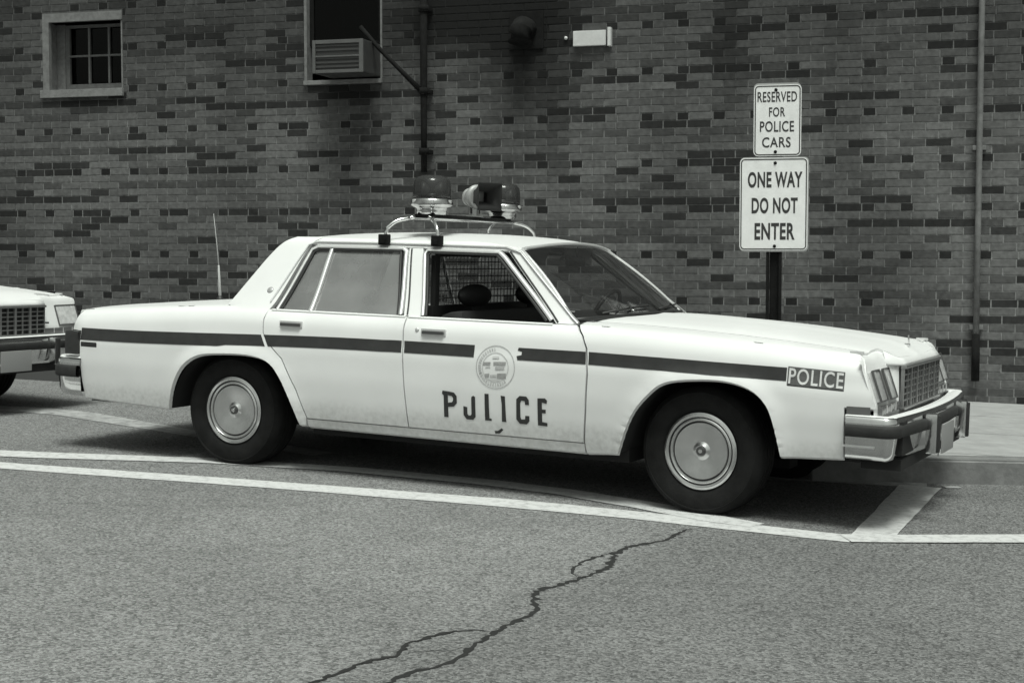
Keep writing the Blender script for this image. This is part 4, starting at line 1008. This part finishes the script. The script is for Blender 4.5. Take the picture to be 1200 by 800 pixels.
    b=bmesh.new(); lathe(b,[(.0,.002),(.030,.0),(.038,.006),(.048,.012),(.09,.006),(.128,.0),(.146,-.002),(.150,.008),(.153,.008),(.157,-.004),(.165,-.007),(.170,-.004),(.172,.006),(.175,.006),(.178,-.008),(.190,-.013),(.200,-.008),(.205,.008),(.205,.03)],72,'Y'); cm=fixn_m(b,'wheel_cover'); cm.materials.append(BRUSH)
    b=bmesh.new(); lathe(b,[(.0,-.012),(.018,-.012),(.024,-.008),(.026,.004)],24,'Y'); hm=fixn_m(b,'centre_cap'); hm.materials.append(LENSD)
    b=bmesh.new(); lathe(b,[(.0,-.014),(.010,-.0135),(.012,-.011)],16,'Y'); h2=fixn_m(b,'cap_emblem'); h2.materials.append(CHROME)
    b=bmesh.new(); lathe(b,[(.1725,.0045),(.1755,.0045)],72,'Y',cap=False); rg=fixn_m(b,'cover_groove'); rg.materials.append(BLACKT)
    b=bmesh.new(); lathe(b,[(.1495,.0065),(.1540,.0065)],72,'Y',cap=False); rg2=fixn_m(b,'cover_groove'); rg2.materials.append(BLACKT)
    for sg in (-1,1):
        for x,st in ((0.0,0),(2.946,-3.5)):
            w=bpy.data.objects.new('wheel',None); COL.objects.link(w); w.parent=root; w.location=(x,sg*.855,.328)
            w.rotation_euler=(0,0.35*(x+1),math.radians(st)+(0 if sg<0 else PI))
            for me in (tm,cm,hm,h2,rg,rg2):
                o=bpy.data.objects.new(me.name.split('.')[0],me); COL.objects.link(o); o.parent=w
    # ---- interior
    def ibox(name,c,s_,m,bev=.03,rot=0):
        b=bmesh.new(); bx(b,(0,0,0),s_,Matrix.Translation(c)@Matrix.Rotation(rot,4,'Y'),bev=bev); return fixn(link(name,b,m,root))
    ibox('front_seat',(1.62,0,.60),(.56,1.40,.20),SEAT,.05); sb=ibox('front_seat_back',(1.40,0,.745),(.15,1.36,.46),SEAT,.05,-.16)
    for y in (-.38,.38):
        b=bmesh.new(); M7=Matrix.Translation((1.36,y,1.06))@Matrix.Rotation(-.12,4,'Y')@Matrix.Diagonal((.06,.185,.068,1)); bmesh.ops.create_uvsphere(b,u_segments=20,v_segments=12,radius=1,matrix=M7); bx(b,(1.37,y,.97),(.02,.10,.10)); fixn(link('headrest',b,P.setdefault('hr',mat('headrest_black',.012,.7)),sb))
    ibox('rear_seat',(.42,0,.60),(.52,1.40,.20),SEAT,.05); ibox('rear_seat_back',(.12,0,.80),(.16,1.36,.46),SEAT,.05,-.25)
    ibox('parcel_shelf',(-.02,0,.935),(.30,1.50,.02),DASH,.004)
    ds=ibox('dashboard',(2.06,0,.855),(.34,1.56,.17),DASH,.05)
    b=bmesh.new(); 
    c_=Vector((1.86,.38,.93)); MM=Matrix.Translation(c_)@Matrix.Rotation(math.radians(-65),4,'Y')
    tube(b,[MM@Vector((.185*math.cos(a),.185*math.sin(a),0)) for a in np.linspace(0,2*PI,33)],.013,8); tube(b,[MM@Vector((0,0,0)),MM@Vector((0,0,-.25))],.028,8)
    tube(b,[MM@Vector((0,-.18,0)),MM@Vector((0,.18,0))],.014,6); fixn(link('steering_wheel',b,BLACKT,root))
    b=bmesh.new(); bx(b,(1.83,0,1.275),(.02,.26,.06),bev=.012); tube(b,[(1.84,0,1.30),(1.835,0,1.36)],.008,6); fixn(link('rear_view_mirror',b,BLACKT,root))
    for sg in (-1,1): ibox('sun_visor',(1.70,sg*.32,1.318),(.014,.42,.085),P.setdefault('sv',mat('visor_grey',.10,.7)),.006,.5)
    ibox('headliner',(1.0,0,1.335),(1.35,1.16,.02),P.setdefault('hl',mat('headliner_grey',.12,.9)),.004)
    b=bmesh.new(); bx(b,(0,0,0),(1,1,1)); b.clear(); 
    if police:
        ibox('dash_radio',(2.00,-.12,.965),(.14,.20,.06),BLACKT,.01)
        b=bmesh.new(); lathe(b,[(.0,.0),(.02,.005),(.030,.015),(.02,.03),(.0,.035)],20,'Y',(2.02,.44,.965)); fixn(link('dash_spotlamp',b,CHROME,root))
        # prisoner partition: frame and wire mesh
        b=bmesh.new(); xx=1.215
        for (c,s_) in (((xx,-.60,1.04),(.03,.05,.50)),((xx,.60,1.04),(.03,.03,.50)),((xx,0,1.295),(.028,1.17,.025)),((xx,0,.90),(.028,1.29,.20))): bx(b,c,s_)
        cg=link('prisoner_partition',b,BLACKT,root,smooth=False)
        b=bmesh.new()
        for k in range(26): y=-.57+k*.0456; tube(b,[(xx,y,.98),(xx,y,1.29)],.0035,4,False)
        for k in range(7): z=1.0+k*.042; tube(b,[(xx+.004,-.59,z),(xx+.004,.59,z)],.0035,4,False)
        link('wire_mesh',b,P.setdefault('wm',mat('mesh_grey',.30,.5,.4)),cg,smooth=False)
        build_lights(root)
        # whip antenna on the trunk
        b=bmesh.new(); ax,ay=-.83,.10; az=deckz(ax,ay)
        lathe(b,[(.026,-.004),(.024,.010),(.010,.028),(.0,.03)],14,'Z',(ax,ay,az)); an=fixn(link('antenna_base',b,BLACKT,root))
        b=bmesh.new(); tube(b,[(ax,ay,az+.02),(ax-.008,ay,az+.12),(ax-.016,ay,az+.235)],[.010,.009,.006],8); link('antenna_spring',b,P.setdefault('as',mat('antenna_white',.38,.5)),an)
        b=bmesh.new(); tube(b,[(ax-.016,ay,az+.23),(ax-.032,ay,az+.36),(ax-.065,ay,az+.58)],[.0035,.003,.002],6); link('antenna_whip',b,P['as'],an)
    return root,P
BASEM=mat('beacon_base_metal',.50,.22,1,noise=.4,nscale=25)
def build_lights(root):
    # two cross tubes carried on four gutter clamps
    b=bmesh.new()
    for dx in (-.175,.175):
        pts=[]
        for sg,order in ((-1,1),(1,-1)):
            leg=[(1.08+dx,sg*.652,1.39),(1.08+dx*.94,sg*.645,1.44),(1.08+dx*.72,sg*.61,1.482),(1.08+dx*.42,sg*.55,1.500),(1.08+dx*.30,sg*.45,1.505)]
            pts=pts+leg if sg<0 else pts+leg[::-1]
        tube(b,smoothpath(pts,4),.0115,8)
    rk=fixn(link('light_rack',b,CHROME,root))
    for sg in (-1,1):
        for dx in (-.175,.175):
            b=bmesh.new(); bx(b,(1.08+dx,sg*.662,1.372),(.066,.034,.062),bev=.005); bx(b,(1.08+dx,sg*.682,1.366),(.03,.012,.03),bev=.003); fixn(link('gutter_clamp',b,IRON,rk))
    b=bmesh.new(); bx(b,(1.08,0,1.518),(.13,1.02,.018),bev=.004); fixn(link('mounting_rail',b,IRON,rk))
    for (x,y,sc) in ((1.085,-.43,1.0),(1.085,.50,1.0)):
        b=bmesh.new(); lathe(b,[(.0,1.524),(.085,1.526),(.092,1.545),(.092,1.562),(.098,1.566),(.124,1.578),(.128,1.592),(.118,1.612),(.112,1.622),(.0,1.622)],40,'Z',(x,y,0)); bs=fixn(link('beacon_base',b,BASEM,rk))
        b=bmesh.new(); lathe(b,[(.112,1.622),(.114,1.64),(.113,1.69),(.108,1.722),(.090,1.745),(.055,1.756),(.0,1.759)],40,'Z',(x,y,0)); fixn(link('beacon_dome',b,DOME,rk))
        b=bmesh.new()
        for a in (25,205):
            M3=Matrix.Translation((x,y,1.675))@Matrix.Rotation(math.radians(a),4,'Z')@Matrix.Translation((.035,0,0))@Matrix.Rotation(PI/2,4,'Y')
            n0=len(b.verts); lathe(b,[(.0,-.02),(.02,-.015),(.038,.005),(.046,.025)],18,'Z'); b.verts.ensure_lookup_table()
            for v in b.verts[n0:]: v.co=M3@v.co
        tube(b,[(x,y,1.62),(x,y,1.65)],.03,10); fixn(link('beacon_lamp',b,DULLCH,rk))
        for k in range(6):
            b=bmesh.new(); a=2*PI*k/6; bx(b,(x+.118*math.cos(a),y+.118*math.sin(a),1.602),(.02,.02,.022),bev=.004)
            fixn(link('dome_clip',b,DULLCH,rk))
    # siren horn: driver behind, square mouth ahead
    M3=Matrix.Translation((1.145,.06,1.650))@Matrix.Rotation(math.radians(-32),4,'Z')
    b=bmesh.new(); rows=[]
    for (x,s_) in ((-.02,.035),(.03,.045),(.08,.062),(.12,.080),(.125,.086),(.128,.080),(.09,.055),(.04,.03)):
        rows.append([M3@Vector((x,s_*a,s_*c)) for a,c in ((-1,-1),(1,-1),(1,1),(-1,1),(-1,-1))])
    loftgrid(b,rows); hn=fixn(link('siren_horn',b,DARKV,rk))
    b=bmesh.new(); n0=0
    lathe(b,[(.0,-.125),(.050,-.125),(.056,-.118),(.056,-.098),(.048,-.095),(.048,-.085),(.058,-.082),(.058,-.062),(.050,-.058),(.072,-.045),(.076,-.038),(.076,-.014),(.05,-.01),(.0,-.01)],28,'Y')
    for v in b.verts: v.co=M3@Vector((v.co.y,v.co.x,v.co.z))
    fixn(link('siren_driver',b,mat('siren_grey',.34,.45,.2),rk))
    b=bmesh.new(); tube(b,[(1.10,.10,1.52),(1.10,.10,1.60)],.02,8); bx(b,(1.12,.10,1.528),(.12,.10,.012)); fixn(link('siren_bracket',b,CHROME,rk))
pc,PP=build_car(True)
tag(pc,'white four door police sedan with dark side stripe, roof beacons and POLICE on its door','police car')
oc,_=build_car(False)
tag(oc,'second white car parked behind, only its nose showing at the left edge','car')
# nose of the second car: far headlamp appears just behind the first car's tail
hp=Vector((-3.56,12.0,0)); v_=RC@Vector((3.83,.66,0)); ox,oy=hp.x-v_.x,hp.y-v_.y
oc.matrix_world=Matrix.Translation((ox,oy,gz(ox,oy)))@RC.to_4x4()
for o in list(bpy.data.objects):
    if o.name.startswith('Cube'): bpy.data.objects.remove(o)
